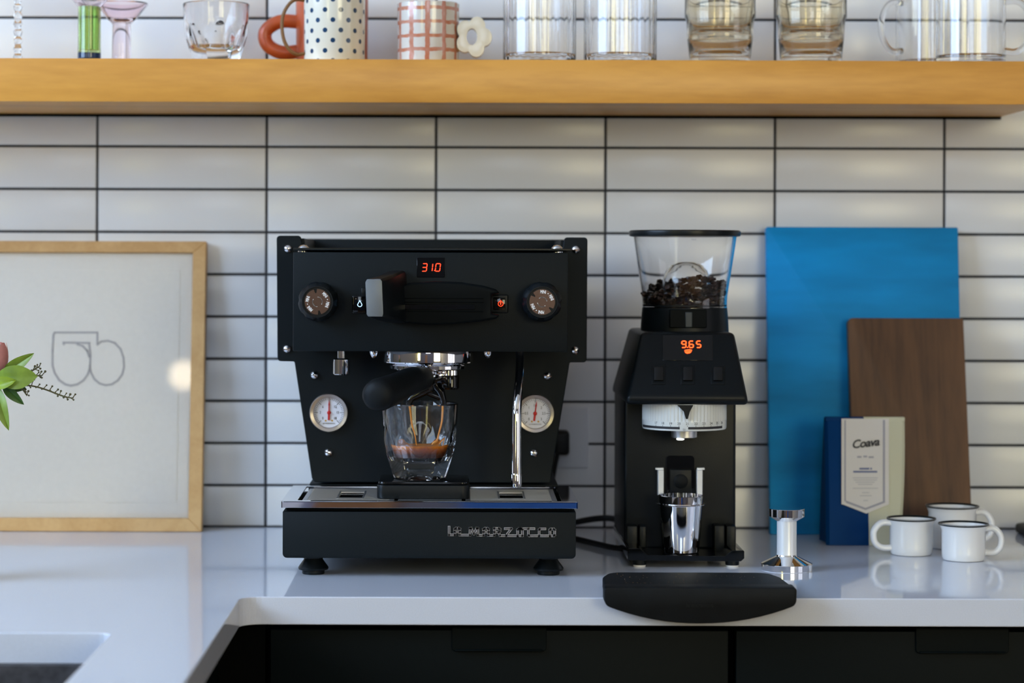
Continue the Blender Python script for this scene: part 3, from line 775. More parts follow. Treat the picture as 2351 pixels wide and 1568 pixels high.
# ------------------------------------------------------------------ scale, glass, coffee
sz = zt
sx0, sx1 = P(865, 1120, 2.672).x, P(1078, 1120, 2.672).x
ztop = P(970, 1107, 2.672).z
sl = thing('coffee_scale', 'small black coffee scale on the drip tray under the glass', 'scale', ((sx0+sx1)/2, 2.715-WALL, sz-.0015))
oo = rounded([(sx0, 2.672-WALL), (sx1, 2.672-WALL), (sx1, 2.768-WALL), (sx0, 2.768-WALL)], .009, 6)
part('scale_base', prism(oo, sz-.0014, ztop-.0036, 'Z', .0012, 2), M['plastic'], sl)
oo = rounded([(sx0+.0015, 2.6735-WALL), (sx1-.0015, 2.6735-WALL), (sx1-.0015, 2.7665-WALL), (sx0+.0015, 2.7665-WALL)], .008, 6)
part('scale_plate', prism(oo, ztop-.0030, ztop, 'Z', .0010, 2), M['gloss'], sl)

HG, RR = .0885, .0450
def glass_mesh():
    bm = B(); seg = 96
    rc = lambda h: .0300+(.0418-.0300)*min(1, h/.040)**.85 if h < .040 else .0418+(RR-.0418)*((h-.040)/(HG-.040))
    pd = lambda h: .0258+.285*h
    def ro(a, h):
        f = (a % (PI/3))-PI/6
        return min(rc(h), pd(h)/math.cos(f))
    hs = [0, .0012, .006, .012, .018, .024, .030, .035, .040, .045, .050, .055, .060, .065, .070, .080, HG-.0012, HG]
    rings = []
    for i, h in enumerate(hs):
        k = .965 if h == 0 else (RR-.0006)/RR if h == HG else 1
        rings.append([(ro(2*PI*j/seg, h)*k*math.cos(2*PI*j/seg), ro(2*PI*j/seg, h)*k*math.sin(2*PI*j/seg), h) for j in range(seg)])
    inner = [(RR-.0022, HG), (RR-.0028, HG-.0012), (.0408, .070), (.0386, .055), (.0362, .042), (.0340, .034), (.0312, .0265), (.0270, .0225), (.0180, .0206), (.0080, .0200), (0.0002, .0200)]
    for r, h in inner: rings.append([(r*math.cos(2*PI*j/seg), r*math.sin(2*PI*j/seg), h) for j in range(seg)])
    t = loft(rings, False)
    # hollow punt under the base
    under = [(rings[0], None)]
    base = [[(x, y, 0) for x, y, _ in rings[0]]]
    for r, h in ((.0225, 0), (.0205, .0010), (.0170, .0040), (.0110, .0064), (.0050, .0074), (.0002, .0076)):
        base.append([(r*math.cos(2*PI*j/seg), r*math.sin(2*PI*j/seg), h) for j in range(seg)])
    loft(base, False, t)
    bmesh.ops.remove_doubles(t, verts=t.verts, dist=.00025)
    me = finish(t, 22); me.materials.append(M['glass']); return me
gme = glass_mesh()
gl = link('espresso_glass', gme)
g0 = P(963.5, 1100, 2.716)
gl.location = (g0.x, 2.716-WALL, ztop+.0002)
tag(gl, 'facetted clear glass on the black scale, catching the espresso', 'glass')
esp = thing('espresso', 'golden brown espresso in the facetted glass with two thin streams falling in', 'coffee', (g0.x, 2.716-WALL, ztop+.0202))
t = lathe([(0, .0003), (.0080, .0003), (.0176, .0008), (.0264, .0030), (.0305, .0068), (.0332, .0140), (.0348, .0204), (.0332, .0200), (0, .0200)], (g0.x, 2.716-WALL, ztop+.0202), 'Z', 64)
part('coffee_pool', t, M['espresso'], esp)
zl = P(963, 1024, 2.716).z
for top, mid, bot in (((938.5, 936), (944, 965), (955, 1027)), ((1018, 936), (1014, 975), (1002, 1027))):
    part('stream', tube([P(*top, 2.725), P((top[0]*.5+mid[0]*.5)+1.0, (top[1]+mid[1])/2, 2.723), P(*mid, 2.72), P((mid[0]+bot[0])/2-.8, (mid[1]+bot[1])/2, 2.718), P(*bot, 2.716)], [.0014, .0013, .0012, .0010, .0011], 10, smooth=2), mat('falling espresso', (.62, .22, .006, 1), .3), esp)
# ------------------------------------------------------------------ coffee grinder
gb = P(1563, 1300, 2.83)
gr = thing('coffee_grinder', 'tall black coffee grinder with a clear bean hopper, right of the espresso machine', 'grinder', (gb.x, 2.85-WALL, 0))
# column
DC = 2.80
t = pbox(1434, 1689, 905, 1262, DC, 2.985, .004, 3)
part('column', t, M['plastic'], gr)
# head with sloping face
f = [P(1472, 763, 2.76), P(1686, 763.7, 2.76), P(1717, 913, 2.70), P(1719, 930, 2.704), P(1437, 929, 2.704), P(1440, 912.2, 2.70)]
hw = Vector((0, .235, 0))
bk = [Vector((p.x, 2.955-WALL, p.z)) for p in f]
t = B()
vf = [t.verts.new(p) for p in f]; vb = [t.verts.new(p) for p in bk]
t.faces.new([vf[i] for i in (0, 1, 2, 5)]); t.faces.new([vf[i] for i in (5, 2, 3, 4)]); t.faces.new(vb)
for i in range(6): t.faces.new((vf[i-1], vf[i], vb[i], vb[i-1]))
bevel_sharp(t, .005, 3, 25)
head = part('head', t, M['plastic'], gr)
n = (f[1]-f[0]).cross(f[5]-f[0]).normalized()
if n.y > 0: n = -n
def onface(px, py, lift=0.0):
    """point of the sloping face seen at that pixel, lifted along its normal"""
    o = Vector((0, -WALL, EYE)); d = (P(px, py, 1.0)-o)
    return o+d*((f[0]-o).dot(n)/d.dot(n))+n*lift
def facebox(px0, px1, py0, py1, l0, l1, bev=0, seg=2):
    q = [(px0, py1), (px1, py1), (px1, py0), (px0, py0)]
    return loft([[onface(a, b, l0) for a, b in q], [onface(a, b, l1) for a, b in q]], True, bev=bev, seg=seg)
dsp = part('display', facebox(1521, 1637, 770, 828, -.001, .0006, .0003, 1), M['gloss'], head)
t = B()
ex = (onface(1600, 800)-onface(1580, 800)).normalized(); ez = (onface(1580, 780)-onface(1580, 800)).normalized()
S = (onface(1600, 800)-onface(1580, 800)).length/20
def fm(px, py): 
    o = onface(px, py, .0008); m = Matrix.Identity(4)
    for i in range(3): m[i][0] = ex[i]; m[i][1] = -n[i]; m[i][2] = ez[i]; m[i][3] = o[i]
    return m
for ch, px in (('9', 1565.0), ('6', 1582.0), ('5', 1599.0)): digit(t, ch, 0, 0, 9.5*S, 18.5*S, 3.0*S, fm(px, 799.0), .02)
box(-1.2*S, 1.2*S, -.0004, 0, 0, 2.6*S, bm=None)
u = box(-1.2*S, 1.2*S, -.0004, 0, 0, 2.6*S); bmesh.ops.transform(u, matrix=fm(1578.4, 799.5), verts=u.verts); merge(t, u)
part('digits', t, M['ledo'], dsp, smooth=0)
t = B()
for poly in ([(-9, 10), (-4, 11.5), (3, 12.3), (9, 10.5), (8.5, 8.2), (2, 9.4), (-3, 8.4), (-8.5, 8.8)], [(-8.6, 7.2), (-2, 6.6), (4, 7.6), (8, 6.4), (6, 3.4), (3.5, 1), (-2.5, 0), (-6, 1.6), (-7.6, 4)]):
    u = prism([(a*S, b*S) for a, b in poly], -.0004, 0, 'Y'); bmesh.ops.transform(u, matrix=fm(1580, 813), verts=u.verts); merge(t, u)
part('cup_symbol', t, M['ledo'], dsp, smooth=0)
for x0 in (1496, 1563, 1632):
    fr_ = part('button_frame', facebox(x0, x0+32, 839, 883, -.001, .0008, .0004, 1), M['plastic'], head)
    part('button', facebox(x0+5, x0+27, 845, 876, 0, .0030, .0010, 2), M['gloss'], fr_)
# hopper: collar, clear cone, lid, inner dome
HD = 2.85; hx = P(1572, 640, HD).x; hy = HD-WALL; SH = HD/F
hz = lambda py: P(1572, py, HD).z
part('hopper_collar', lathe([(0, hz(764)), (101*SH, hz(764)), (100*SH, hz(742)), (98*SH, hz(716)), (97*SH, hz(706)), (92*SH, hz(706)), (92*SH, hz(715)), (0, hz(715))], (hx, hy, 0), 'Z', 64), M['plastic'], gr)
p = P(1580, 735, HD-101*SH)
t = box(p.x-.0225, p.x+.0225, hy-100*SH-.0015, hy-88*SH, hz(750), hz(708), .001, 1)
part('latch_plate', t, M['deepblack'], gr)
part('latch', pbox(1573, 1590, 716, 752, HD-104*SH, HD-98*SH, .001, 1), M['latch'], gr)
co = [(97*SH, hz(707)), (97*SH, hz(695)), (98*SH, hz(678)), (101.5*SH, hz(655)), (107*SH, hz(620)), (114*SH, hz(575)), (118.5*SH, hz(543))]
wall_t = .0022
t = lathe(co+[(r-wall_t, h) for r, h in co[::-1]]+[co[0]], (hx, hy, 0), 'Z', 64)
hop = part('hopper', t, M['glass'], gr)
text('MAX', 5.4*SH, Matrix.Translation((hx+9*SH, hy-117.5*SH, hz(551))) @ FRONT, (u := B()), ext=.0001)
part('max_mark', u, M['palegrey'], hop, smooth=0)
part('hopper_lid', lathe([(0, hz(529)), (124*SH, hz(529)), (127.5*SH, hz(531)), (128*SH, hz(535)), (127*SH, hz(542)), (121*SH, hz(543.5)), (0, hz(543.5))], (hx, hy, 0), 'Z', 72), M['blacktop'], gr)
# clear bell over the burrs
be = [(56*SH, hz(700)), (56*SH, hz(660)), (54*SH, hz(640)), (48*SH, hz(622)), (36*SH, hz(608)), (20*SH, hz(602)), (0, hz(600.5))]
be2 = [(max(r-.0022, 0), h-.0022 if r < 50*SH else h) for r, h in be]
part('finger_guard', lathe(be+be2[::-1]+[be[0]], (hx+4*SH, hy, 0), 'Z', 48), M['glass'], gr)
part('hopper_floor', lathe([(0, hz(703)), (94*SH, hz(703)), (94*SH, hz(699)), (0, hz(699))], (hx, hy, 0), 'Z', 48), M['plastic'], gr)
# grind ring with scale
RD = 2.757; rx, ry = P(1571, 950, RD).x, RD-WALL; RR_ = 96.5*RD/F; rz = lambda py: P(1571, py, RD).z
ribs = lambda a, h: 1-.012*(math.cos(70*a) > .2) if h > rz(962) else 1
part_ring = part('grind_ring', lathe([(0, rz(922)), (RR_, rz(922)), (RR_, rz(955)), (RR_, rz(961)), (RR_*1.002, rz(963)), (RR_, rz(979)), (RR_*.985, rz(983)), (RR_*.93, rz(984)), (0, rz(984))], (rx, ry, 0), 'Z', 280, lobes=ribs), M['wax'], gr, smooth=20)
t = B(); r = RR_*1.0022
def arc_band(a0, a1, z0, z1, r, bm, n=24):
    L = [(math.sin(a0+(a1-a0)*k/n), -math.cos(a0+(a1-a0)*k/n)) for k in range(n+1)]
    for (s0, c0_), (s1, c1_) in zip(L, L[1:]):
        hexa(bm, [(rx+s0*r, ry+c0_*r, z0), (rx+s1*r, ry+c1_*r, z0), (rx+s1*(r-.0006), ry+c1_*(r-.0006), z0), (rx+s0*(r-.0006), ry+c0_*(r-.0006), z0),
                  (rx+s0*r, ry+c0_*r, z1), (rx+s1*r, ry+c1_*r, z1), (rx+s1*(r-.0006), ry+c1_*(r-.0006), z1), (rx+s0*(r-.0006), ry+c0_*(r-.0006), z1)])
arc_band(-1.45, -.20, rz(979), rz(973.5), r, t); arc_band(-.005, 1.0, rz(979), rz(973.5), r, t)
for k, s in enumerate(('17', '18', '19', '20', '21', '22', '23', '24', '25', '26')):
    a = -.82+.2*k
    Mx = Matrix.Translation((rx+math.sin(a)*r, ry-math.cos(a)*r, 0)) @ Matrix.Rotation(a, 4, 'Z')
    text(s, 7.5*SH, Mx @ Matrix.Translation((0, 0, rz(966.5))) @ FRONT, t, ext=.0001)
    arc_band(a-.006, a+.006, rz(973), rz(970.5), r, t, 1)
text('11', 7*SH, Matrix.Translation((rx+math.sin(-.1)*r, ry-math.cos(-.1)*r, rz(979.5))) @ FRONT, t, ext=.0001)
part('ring_scale', t, M['ink'], part_ring, smooth=0)
q = [(1555, 930), (1592, 930), (1584, 945), (1579, 962), (1575, 962), (1570, 945)]
part('pointer', prism(ppoly(q, RD-RR_-.004)[::-1], RD-RR_-.004-WALL, RD-RR_-.0015-WALL, 'Y'), M['plastic'], gr)
part('outlet_collar', lathe([(0, rz(984)), (29*SH, rz(984)), (29*SH, rz(1003)), (24*SH, rz(1005)), (0, rz(1005))], (rx, ry, 0), 'Z', 32), M['steel'], gr)
p = P(1562, 1004, RD-.006)
part('work_lamp', lathe([(0, .0030), (.0034, .0028), (.0042, .0015), (.0046, -.0010), (.0047, -.0026), (.003, -.0034), (0, -.0036)], p, 'Z', 24), M['ledw'], gr)
# fork on the column
bp_ = prism(rounded(ppoly([(1531, 1046), (1594, 1046), (1594, 1140), (1531, 1140)], DC-.004)[::-1], .004, 4), DC-.004-WALL, DC+.002-WALL, 'Y')
fk = part('fork_plate', bp_, M['gloss'], gr)
part('fork_block', pbox(1538, 1588, 1078, 1140, DC-.010, DC, .0012, 2), M['plastic'], fk)
p = P(1563, 1105, DC-.010)
part('fork_screw', lathe([(0, .0), (16*SH, 0), (16*SH, .0015), (12*SH, .0030), (0, .0030)], p, 'Y', 28), M['rubber'], fk)
for x0, x1, hx0, hx1 in ((1511, 1524, 1505, 1511), (1600, 1613, 1612, 1618)):
    t = pbox(x0, x1, 1079, 1139, DC-.012, DC+.001, .0006, 1)
    pbox(min(hx0, x0), max(hx1, x1), 1074, 1079, DC-.004, DC+.001, .0004, 1, t)
    part('fork_arm', t, M['shaft'], gr)
# base plate with raised ends, blocks, feet
DB = 2.725
q = [(1441, 1259), (1470, 1259), (1487, 1274), (1664, 1277), (1681, 1264), (1709, 1264), (1709, 1282), (1701, 1289), (1441, 1287)]
part('base_plate', prism(rounded(ppoly(q, DB)[::-1], .0012, 2), DB-WALL, 2.97-WALL, 'Y', .0006, 1), M['gloss'], gr)
for x0, x1, y0, y1 in ((1439, 1464, 1207, 1262), (1468, 1484, 1208, 1258), (1668, 1690, 1207, 1264), (1640, 1664, 1206, 1268)):
    part('base_block', pbox(x0, x1, y0, y1, 2.775, 2.84, .002, 2), M['plastic'], gr)
zb_ = P(1500, 1286, DB).z
for px, D in ((1468, 2.737), (1681, 2.737), (1468, 2.93), (1681, 2.93)):
    x = P(px, 1290, 2.737).x
    ft = part('foot', lathe([(0, .0022), (15*SH, .0022), (16*SH, zb_+.0005), (0, zb_+.0005)], (x, D-WALL, 0), 'Z', 24), M['plastic'], gr)
    part('foot_pad', lathe([(0, 0), (13.5*SH, 0), (14*SH, .0026), (0, .0026)], (x, D-WALL, 0), 'Z', 24), M['label'], ft, label='pale rubber foot pad')
# beans in the hopper
def bean_into(bm, M4):
    u = B(); bmesh.ops.create_icosphere(u, subdivisions=1, radius=.0043)
    for v in u.verts:
        v.co.x *= 1.25; v.co.z *= .78
        if v.co.z > .0025: v.co.z -= .0012*(abs(v.co.y) < .001)
    bmesh.ops.transform(u, matrix=M4, verts=u.verts); merge(bm, u)
t = B()
for k in range(360):
    a = random.uniform(0, 2*PI); lay = k//72
    r = random.uniform(61, 88+lay*1.5)*SH
    top = 654+14*math.sin(a*2+1)-8*math.cos(a)
    py = 695-(695-top)*(lay/4)+random.uniform(-4, 4)
    bean_into(t, Matrix.Translation((hx+r*math.cos(a), hy+r*math.sin(a), hz(py))) @ Matrix.Rotation(random.uniform(0, 6), 4, 'Z') @ Matrix.Rotation(random.uniform(-1.2, 1.2), 4, 'X'))
o = single('coffee_beans', t, M['bean'], (hx, hy, hz(699)), 'dark roasted coffee beans lying in the clear hopper of the grinder', 'beans'); o['kind'] = 'stuff'
# steel dosing cup
DCU = 2.758; cx_, cyy = P(1563, 1200, DCU).x, DCU-WALL; cz = lambda py: P(1563, py, DCU).z; SC = DCU/F
z0 = P(1563, 1275.5, DB).z+.0002
pr = [(0, z0), (40*SC, z0), (41.5*SC, z0+.001), (51*SC, cz(1159)), (57*SC, cz(1157.5)), (57*SC, cz(1155.5)), (52*SC, cz(1154)), (52.5*SC, cz(1140)), (52.5*SC, cz(1137)), (50.5*SC, cz(1136.5)), (50*SC, cz(1150)), (40*SC, z0+.0015), (0, z0+.0015)]
single('dosing_cup', lathe(pr, (cx_, cyy, 0), 'Z', 56), M['chrome'], (cx_, cyy, z0), 'shiny steel dosing cup with a thin flange, in front of the grinder column', 'cup', smooth=20)

# ------------------------------------------------------------------ tamper
TD = 2.708; tx = P(1806, 1300, TD).x; ty = TD-WALL; ST = TD/F
tp = thing('tamper', 'chrome tamper with a white waisted handle, standing before the blue board', 'tamper', (tx, ty, 0))
tz = lambda py: P(1806, py, TD).z
part('tamper_base', lathe([(0, 0), (58*ST, 0), (58.5*ST, .0005), (58.5*ST, .0075), (57.8*ST, .0080), (24*ST, .0165), (22.5*ST, .0185), (0, .0185)], (tx, ty, 0), 'Z', 64), M['chrome'], tp, smooth=20)
part('tamper_handle', lathe([(0, .0160), (23*ST, .0165), (22.6*ST, .020), (22.4*ST, tz(1194)), (0, tz(1194))], (tx, ty, 0), 'Z', 48), M['shaft'], tp, label='satin white metal shaft')
part('tamper_cap', lathe([(0, tz(1196)), (23.5*ST, tz(1195.5)), (38.5*ST, tz(1186.5)), (40.5*ST, tz(1185)), (40.5*ST, tz(1168)), (39.9*ST, tz(1167.3)), (0, tz(1167))], (tx, ty, 0), 'Z', 56), M['chrome'], tp, smooth=20)

# ------------------------------------------------------------------ tamping mat hooked over the worktop edge
yf = 2.450-WALL
xl_, xr_ = P(1387, 1360, 2.45).x, P(1830, 1360, 2.45).x
zt_ = .0142
front = rounded([tuple(p) for p in ppoly([(1388, 1349), (1830, 1350)]+[(1829-441*k/16, 1390+42*(1-abs(2*k/16-1)**2.1)) for k in range(17)], 2.45)][::-1], ([.003, .003]+[.008]+[0]*15+[.008])[::-1], 4)
t = prism(front, yf, EDGE-.0004, 'Y', .0016, 2)
top_ = rounded([(xl_+.0003, yf+.002), (xr_-.0003, yf+.002), (xr_-.004, -.585), (xr_-.014, -.548), (xl_+.014, -.548), (xl_+.004, -.585)], [0, 0, .02, .02, .02, .02], 5)
prism(top_, .0003, zt_-.0002, 'Z', .003, 3, t)
tm = thing('tamping_mat', 'black rubber tamping mat hooked over the front edge of the worktop', 'mat', ((xl_+xr_)/2, -.6, 0))
mt = part('mat_body', t, M['rubber'], tm)
p = P(1607, 1390, 2.45)
part('mat_lettering', text('la marzocco', 13*2.45/F, Matrix.Translation((p.x, yf-.00005, p.z)) @ FRONT, None, ext=.00015), M['blacktop'], mt, smooth=0)
t = B()
for k in range(70):
    x = random.uniform(xl_+.02, xr_-.02); y = random.uniform(-.67, -.56); r = random.uniform(.0002, .0004)
    u = B(); bmesh.ops.create_icosphere(u, subdivisions=1, radius=r); bmesh.ops.translate(u, verts=u.verts, vec=(x, y, zt_)); merge(t, u)
cr = single('coffee_crumbs', t, M['brownrim'], (tm.location.x, -.6, zt_), 'fine coffee crumbs sprinkled over the black tamping mat', 'crumbs'); cr['kind'] = 'stuff'

# ------------------------------------------------------------------ enamel mugs
def mug_thing(px, py_rim, rim_w, D, z_rim, base_w, hand, name_label, handle_sz, turn=0):
    c = P(px, 1250, D)
    R = rim_w/2*D/F; Rb = base_w/2*D/F; H = z_rim
    m = thing('enamel_mug', name_label, 'mug', (c.x, D-WALL, 0), 'white enamel mugs with black rims')
    pr = [(0, .0012), (Rb-.006, .0012), (Rb-.004, 0), (Rb-.0015, .0008), (Rb, .004), (Rb+.0003, .010), (Rb+.0004, H-.008), (R-.002, H-.0022), (R-.0005, H), (R-.0018, H-.0003), (Rb-.0012, H-.008), (Rb-.0014, .004), (0, .0026)]
    part('cup', lathe(pr, (0, 0, 0), 'Z', 56), M['enamel'], m, local=True)
    part('rim', lathe([(R-.0022+.0016*math.cos(a), H-.0010+.0013*math.sin(a)) for a in [2*PI*k/10 for k in range(11)]], (0, 0, 0), 'Z', 56), M['enamelrim'], m, local=True, label='black rim')
    hs, z0, z1 = handle_sz
    pts = [Vector((Rb-.001, 0, z1)), Vector((Rb+hs*.55, 0, z1+.0012)), Vector((Rb+hs*.95, 0, z1-(z1-z0)*.25)), Vector((Rb+hs, 0, (z0+z1)/2)), Vector((Rb+hs*.9, 0, z0+(z1-z0)*.2)), Vector((Rb+hs*.5, 0, z0+.0004)), Vector((Rb-.001, 0, z0+.001))]
    t = tube(pts, .0040, 14, smooth=2)
    for v in t.verts: v.co.y *= 1.5
    bmesh.ops.rotate(t, verts=t.verts, cent=(0, 0, 0), matrix=Matrix.Rotation(math.radians(turn), 3, 'Z'))
    part('handle', t, M['enamel'], m, local=True)
    return m
mug_thing(2092, 1191, 115, 2.857, .0452, 97, -1, 'small white enamel mug with its handle to the left, beside the coffee bag', (.0215, .0075, .0390), 183)
mug_thing(2212, 1201, 118, 2.805, .0445, 98, 1, 'small white enamel mug nearest the camera, handle to the right', (.0195, .0085, .0385), -5)
mug_thing(2186, 1163, 124, 2.925, .0535, 107, 1, 'taller white enamel mug half hidden behind the other two', (.0200, .0105, .0455), -10)

# ------------------------------------------------------------------ coffee bag
bl0, br0 = P(1897, 1252, 2.942), P(2068, 1252, 2.942)
bt0, bt1 = P(1893, 959, 2.985), P(2078, 957, 2.985)
bx = P(1987, 1100, 2.96).x
by = 2.975-WALL
bg = thing('coffee_bag', 'blue and cream coffee bag with a pointed paper label, leaning by the walnut board', 'bag', (bx, by, 0))
rings = []
for k in range(9):
    s = k/8
    x0 = bl0.x+(bt0.x-bl0.x)*s-.0005*math.sin(PI*s); x1 = br0.x+(bt1.x-br0.x)*s+.0010*math.sin(PI*s)
    z = .0004+(bt0.z-.0004)*s
    yF = (2.942+(2.985-2.942)*s**1.4)-WALL-.002*math.sin(PI*s); yB = 3.000-(3.000-2.989)*s-WALL
    xm = bx
    rings.append([(x0, yF+.004, z), (x0+.004, yF, z), (xm-.012, yF-.0012*math.sin(PI*s), z), (xm, yF-.0014*math.sin(PI*s), z), (xm+.02, yF-.0012*math.sin(PI*s), z), (x1-.004, yF, z), (x1, yF+.004, z), (x1-.003*(1-s), (yF+yB)/2, z), (x1, yB, z), (x0, yB, z), (x0+.004*(1-s), (yF+yB)/2, z)])
part('bag_body', loft(rings), M['bag'], bg)
t = box(bt0.x+.0006, bt1.x-.0006, 2.983-WALL, 2.990-WALL, bt0.z-.0045, bt0.z+.0012, .0008, 1)
part('folded_top', t, M['bag'], bg)
def bagfront(px, py, lift=.0016):
    s = (1252-py)/(1252-958); s = min(max(s, 0), 1)
    D = 2.942+(2.985-2.942)*s**1.4-.0034*math.sin(PI*s)-lift
    return P(px, py, D)
def strip(px0, px1, py0, py1, lift, bm, n=10):
    for k in range(n):
        a, b = py0+(py1-py0)*k/n, py0+(py1-py0)*(k+1)/n
        q = [(px0, b), (px1, b), (px1, a), (px0, a)]
        hexa(bm, [bagfront(x, y, lift) for x, y in q]+[bagfront(x, y, lift-.0006) for x, y in q])
t = B(); strip(1932, 2041, 961, 1158, .0016, t, 12)
for q in ([(1935, 1158), (2041, 1158), (1989, 1179)],):
    loft([[bagfront(x, y, .0016) for x, y in q], [bagfront(x, y, .0010) for x, y in q]], True, t)
lb = part('bag_label', t, M['label'], bg, label='pointed off-white paper label')
t = B()
strip(1938.5, 1942, 964, 1151, .0019, t); strip(2027, 2032, 964, 1151, .0019, t)
for q in ([(1942, 1149), (1942, 1154), (1987, 1171), (1987, 1166)], [(1987, 1166), (1987, 1171), (2032, 1154), (2032, 1149)]):
    loft([[bagfront(x, y, .0019) for x, y in q], [bagfront(x, y, .0014) for x, y in q]], True, t)
SB = 2.95/F
part('label_border', t, M['palegrey'], lb, smooth=0)
p = bagfront(1986, 1018, .0030)
t = text('Coava', 27*SB, Matrix.Translation(p) @ Matrix.Rotation(math.radians(-7), 4, 'Y') @ Matrix.Rotation(-.30, 4, 'X') @ FRONT, None, shear=.35, bold=.00028, space=.92)
part('label_lettering', t, M['ink'], lb, smooth=0)
t = B()
for x0, x1, y in ((1968, 1978, 1049), (1982, 1991, 1048), (1994, 2006, 1049.5)): strip(x0, x1, y-2, y+2, .0020, t, 1)
part('label_fine_print', t, M['palegrey'], lb, smooth=0)
t = B(); strip(1973, 1996, 1074, 1078, .0020, t, 1); strip(1998, 2002, 1074, 1078, .0020, t, 1); strip(1959, 2014, 1081, 1085, .0020, t, 1)
part('label_fine_print', t, M['blueink'], lb, smooth=0)
t = B()
for x0, x1, y in ((1958, 2015, 1097), (1960, 2013, 1102), (1964, 2008, 1107), (1970, 2003, 1112), (1958, 2016, 1121), (1979, 1996, 1131), (1974, 2001, 1138), (1982, 1993, 1149)): strip(x0, x1, y-1, y+1, .0020, t, 1)
part('label_fine_print', t, M['greyink'], lb, smooth=0)

# ------------------------------------------------------------------ boards leaning on the tiles
def lean_board(name, label, cat, px0, px1, py_top, py_bot, Db, Dt, th, m, r):
    """board standing on the worktop: front bottom edge at depth Db, front top edge at depth Dt"""
    a, b, c = P(px0, py_top, Dt), P(px1, py_top, Dt), P((px0+px1)/2, py_bot, Db)
    H = math.hypot(a.z, Dt-Db)
    lean = math.atan2(Dt-Db, a.z)
    wd = b.x-a.x
    t = prism(rounded([(-wd/2, 0), (wd/2, 0), (wd/2, H), (-wd/2, H)], r, 4), 0, th, 'Y', .0012, 2)
    me = finish(t, 40); me.materials.append(m)
    o = link(name, me); o.location = ((a.x+b.x)/2, Db-WALL, th*math.sin(lean)*0+.0002); o.rotation_euler = (-lean, 0, 0)
    return tag(o, label, cat)
lean_board('serving_board', 'large blue stained wooden board leaning on the tiles behind the coffee bag', 'board', 1759.5, 2199.5, 521, 1228, 3.060, 3.108, .0150, M['blue'], .002)
lean_board('chopping_board', 'dark walnut chopping board leaning against the blue board', 'board', 1947, 2212, 730, 1240, 3.010, 3.070, .0150, M['walnut'], [.002, .002, .003, .006])

# ------------------------------------------------------------------ black tray at the right edge
a, b = P(2325, 1216, 3.10), P(2351, 1252, 2.95)
t = prism(rounded([(a.x, -.03), (a.x-.002, -.19), (1.10, -.19), (1.10, -.03)], .018, 5), .0006, .013, 'Z', .004, 3)
single('griddle_tray', t, M['rubber'], (.9, -.1, 0), 'black flat tray lying at the right edge of the worktop by the tiles', 'tray')

# ------------------------------------------------------------------ wall outlet, plug and cables
wo = thing('wall_outlet', 'white outlet plate on the tiles right behind the espresso machine', 'outlet', (P(1300, 1000, 3.125).x, -.003, P(1300, 1000, 3.125).z))
t = pbox(1215, 1351, 934, 1074, 3.1235, 3.1305, .0012, 2)
part('plate', t, M['outlet'], wo)
pc = thing('power_cord', 'black moulded plug and cable in the white outlet behind the machine', 'cable', (P(1291, 1018, 3.10).x, 3.10-WALL, P(1291, 1018, 3.10).z))
part('plug', pbox(1272, 1308, 990, 1046, 3.088, 3.1234, .005, 3), M['cord'], pc)
part('cable', tube([P(1280, 1040, 3.09), P(1270, 1090, 3.095), P(1262, 1150, 3.10), P(1266, 1195, 3.105)], .0034, 10, smooth=2), M['cord'], pc)
def cable(name, label, pts, r): 
    t = tube(pts, r, 12, smooth=3); p0 = pts[0]
    return single(name, t, M['cord'], p0, label, 'cable')
cable('power_cord', 'upper black cable bridging the gap between espresso machine and grinder',
      [P(1285, 1208, 3.08), P(1330, 1197, 3.07), P(1370, 1190, 3.06), P(1405, 1189, 3.04), P(1432, 1200, 3.0), P(1452, 1225, 2.99)], .0042)
def floor_pt(px, py):
    v = (py-CY)-ROLL*(px-CX); D = EYE*F/v
    q = P(px, py, D); q.z = .0042; return q
cable('power_cord', 'lower black cable lying on the worktop between espresso machine and grinder',
      [floor_pt(1290, 1236), floor_pt(1330, 1246), floor_pt(1370, 1256), floor_pt(1410, 1266), floor_pt(1450, 1268)], .0036)
# ------------------------------------------------------------------ framed drawing
fb = P(463, 1221, 3.066)
ftl = P(474, 555, 3.112)
FW, FH = .318, math.hypot(ftl.z, .046)
lean = math.atan2(.046, ftl.z)
fm_ = thing('picture_frame', 'pale oak picture frame with a sideways letter drawing, leaning on the tiles at the left', 'picture', (fb.x-FW/2, 3.066-WALL, .0005), rot=(-lean, 0, 0))
bw, bd_ = .0182, .016
hw_ = FW/2
def fbar(q, m=M['oak']): return part('frame_bar', prism(q, 0, bd_, 'Y', .0008, 1), m, fm_, local=True)
fbar([(-hw_, 0), (hw_, 0), (hw_-bw, bw), (-hw_+bw, bw)]); fbar([(-hw_, FH), (-hw_+bw, FH-bw*.85), (hw_-bw, FH-bw*.85), (hw_, FH)])
fbar([(hw_, 0), (hw_, FH), (hw_-bw, FH-bw*.85), (hw_-bw, bw)]); fbar([(-hw_, 0), (-hw_+bw, bw), (-hw_+bw, FH-bw*.85), (-hw_, FH)])
part('backing', box(-hw_+.004, hw_-.004, .010, .0145, .004, FH-.004), M['paper'], fm_, local=True)
sh_ = part('paper_sheet', box(-hw_+bw+.017, hw_-bw-.017, .0088, .0100, bw+.020, FH-bw-.020, .0002, 1), M['paper'], fm_, local=True)
part('glass_pane', box(-hw_+bw-.003, hw_-bw+.003, .0046, .0058, bw-.003, FH-bw*.85+.003), M['pane'], fm_, local=True, smooth=0)
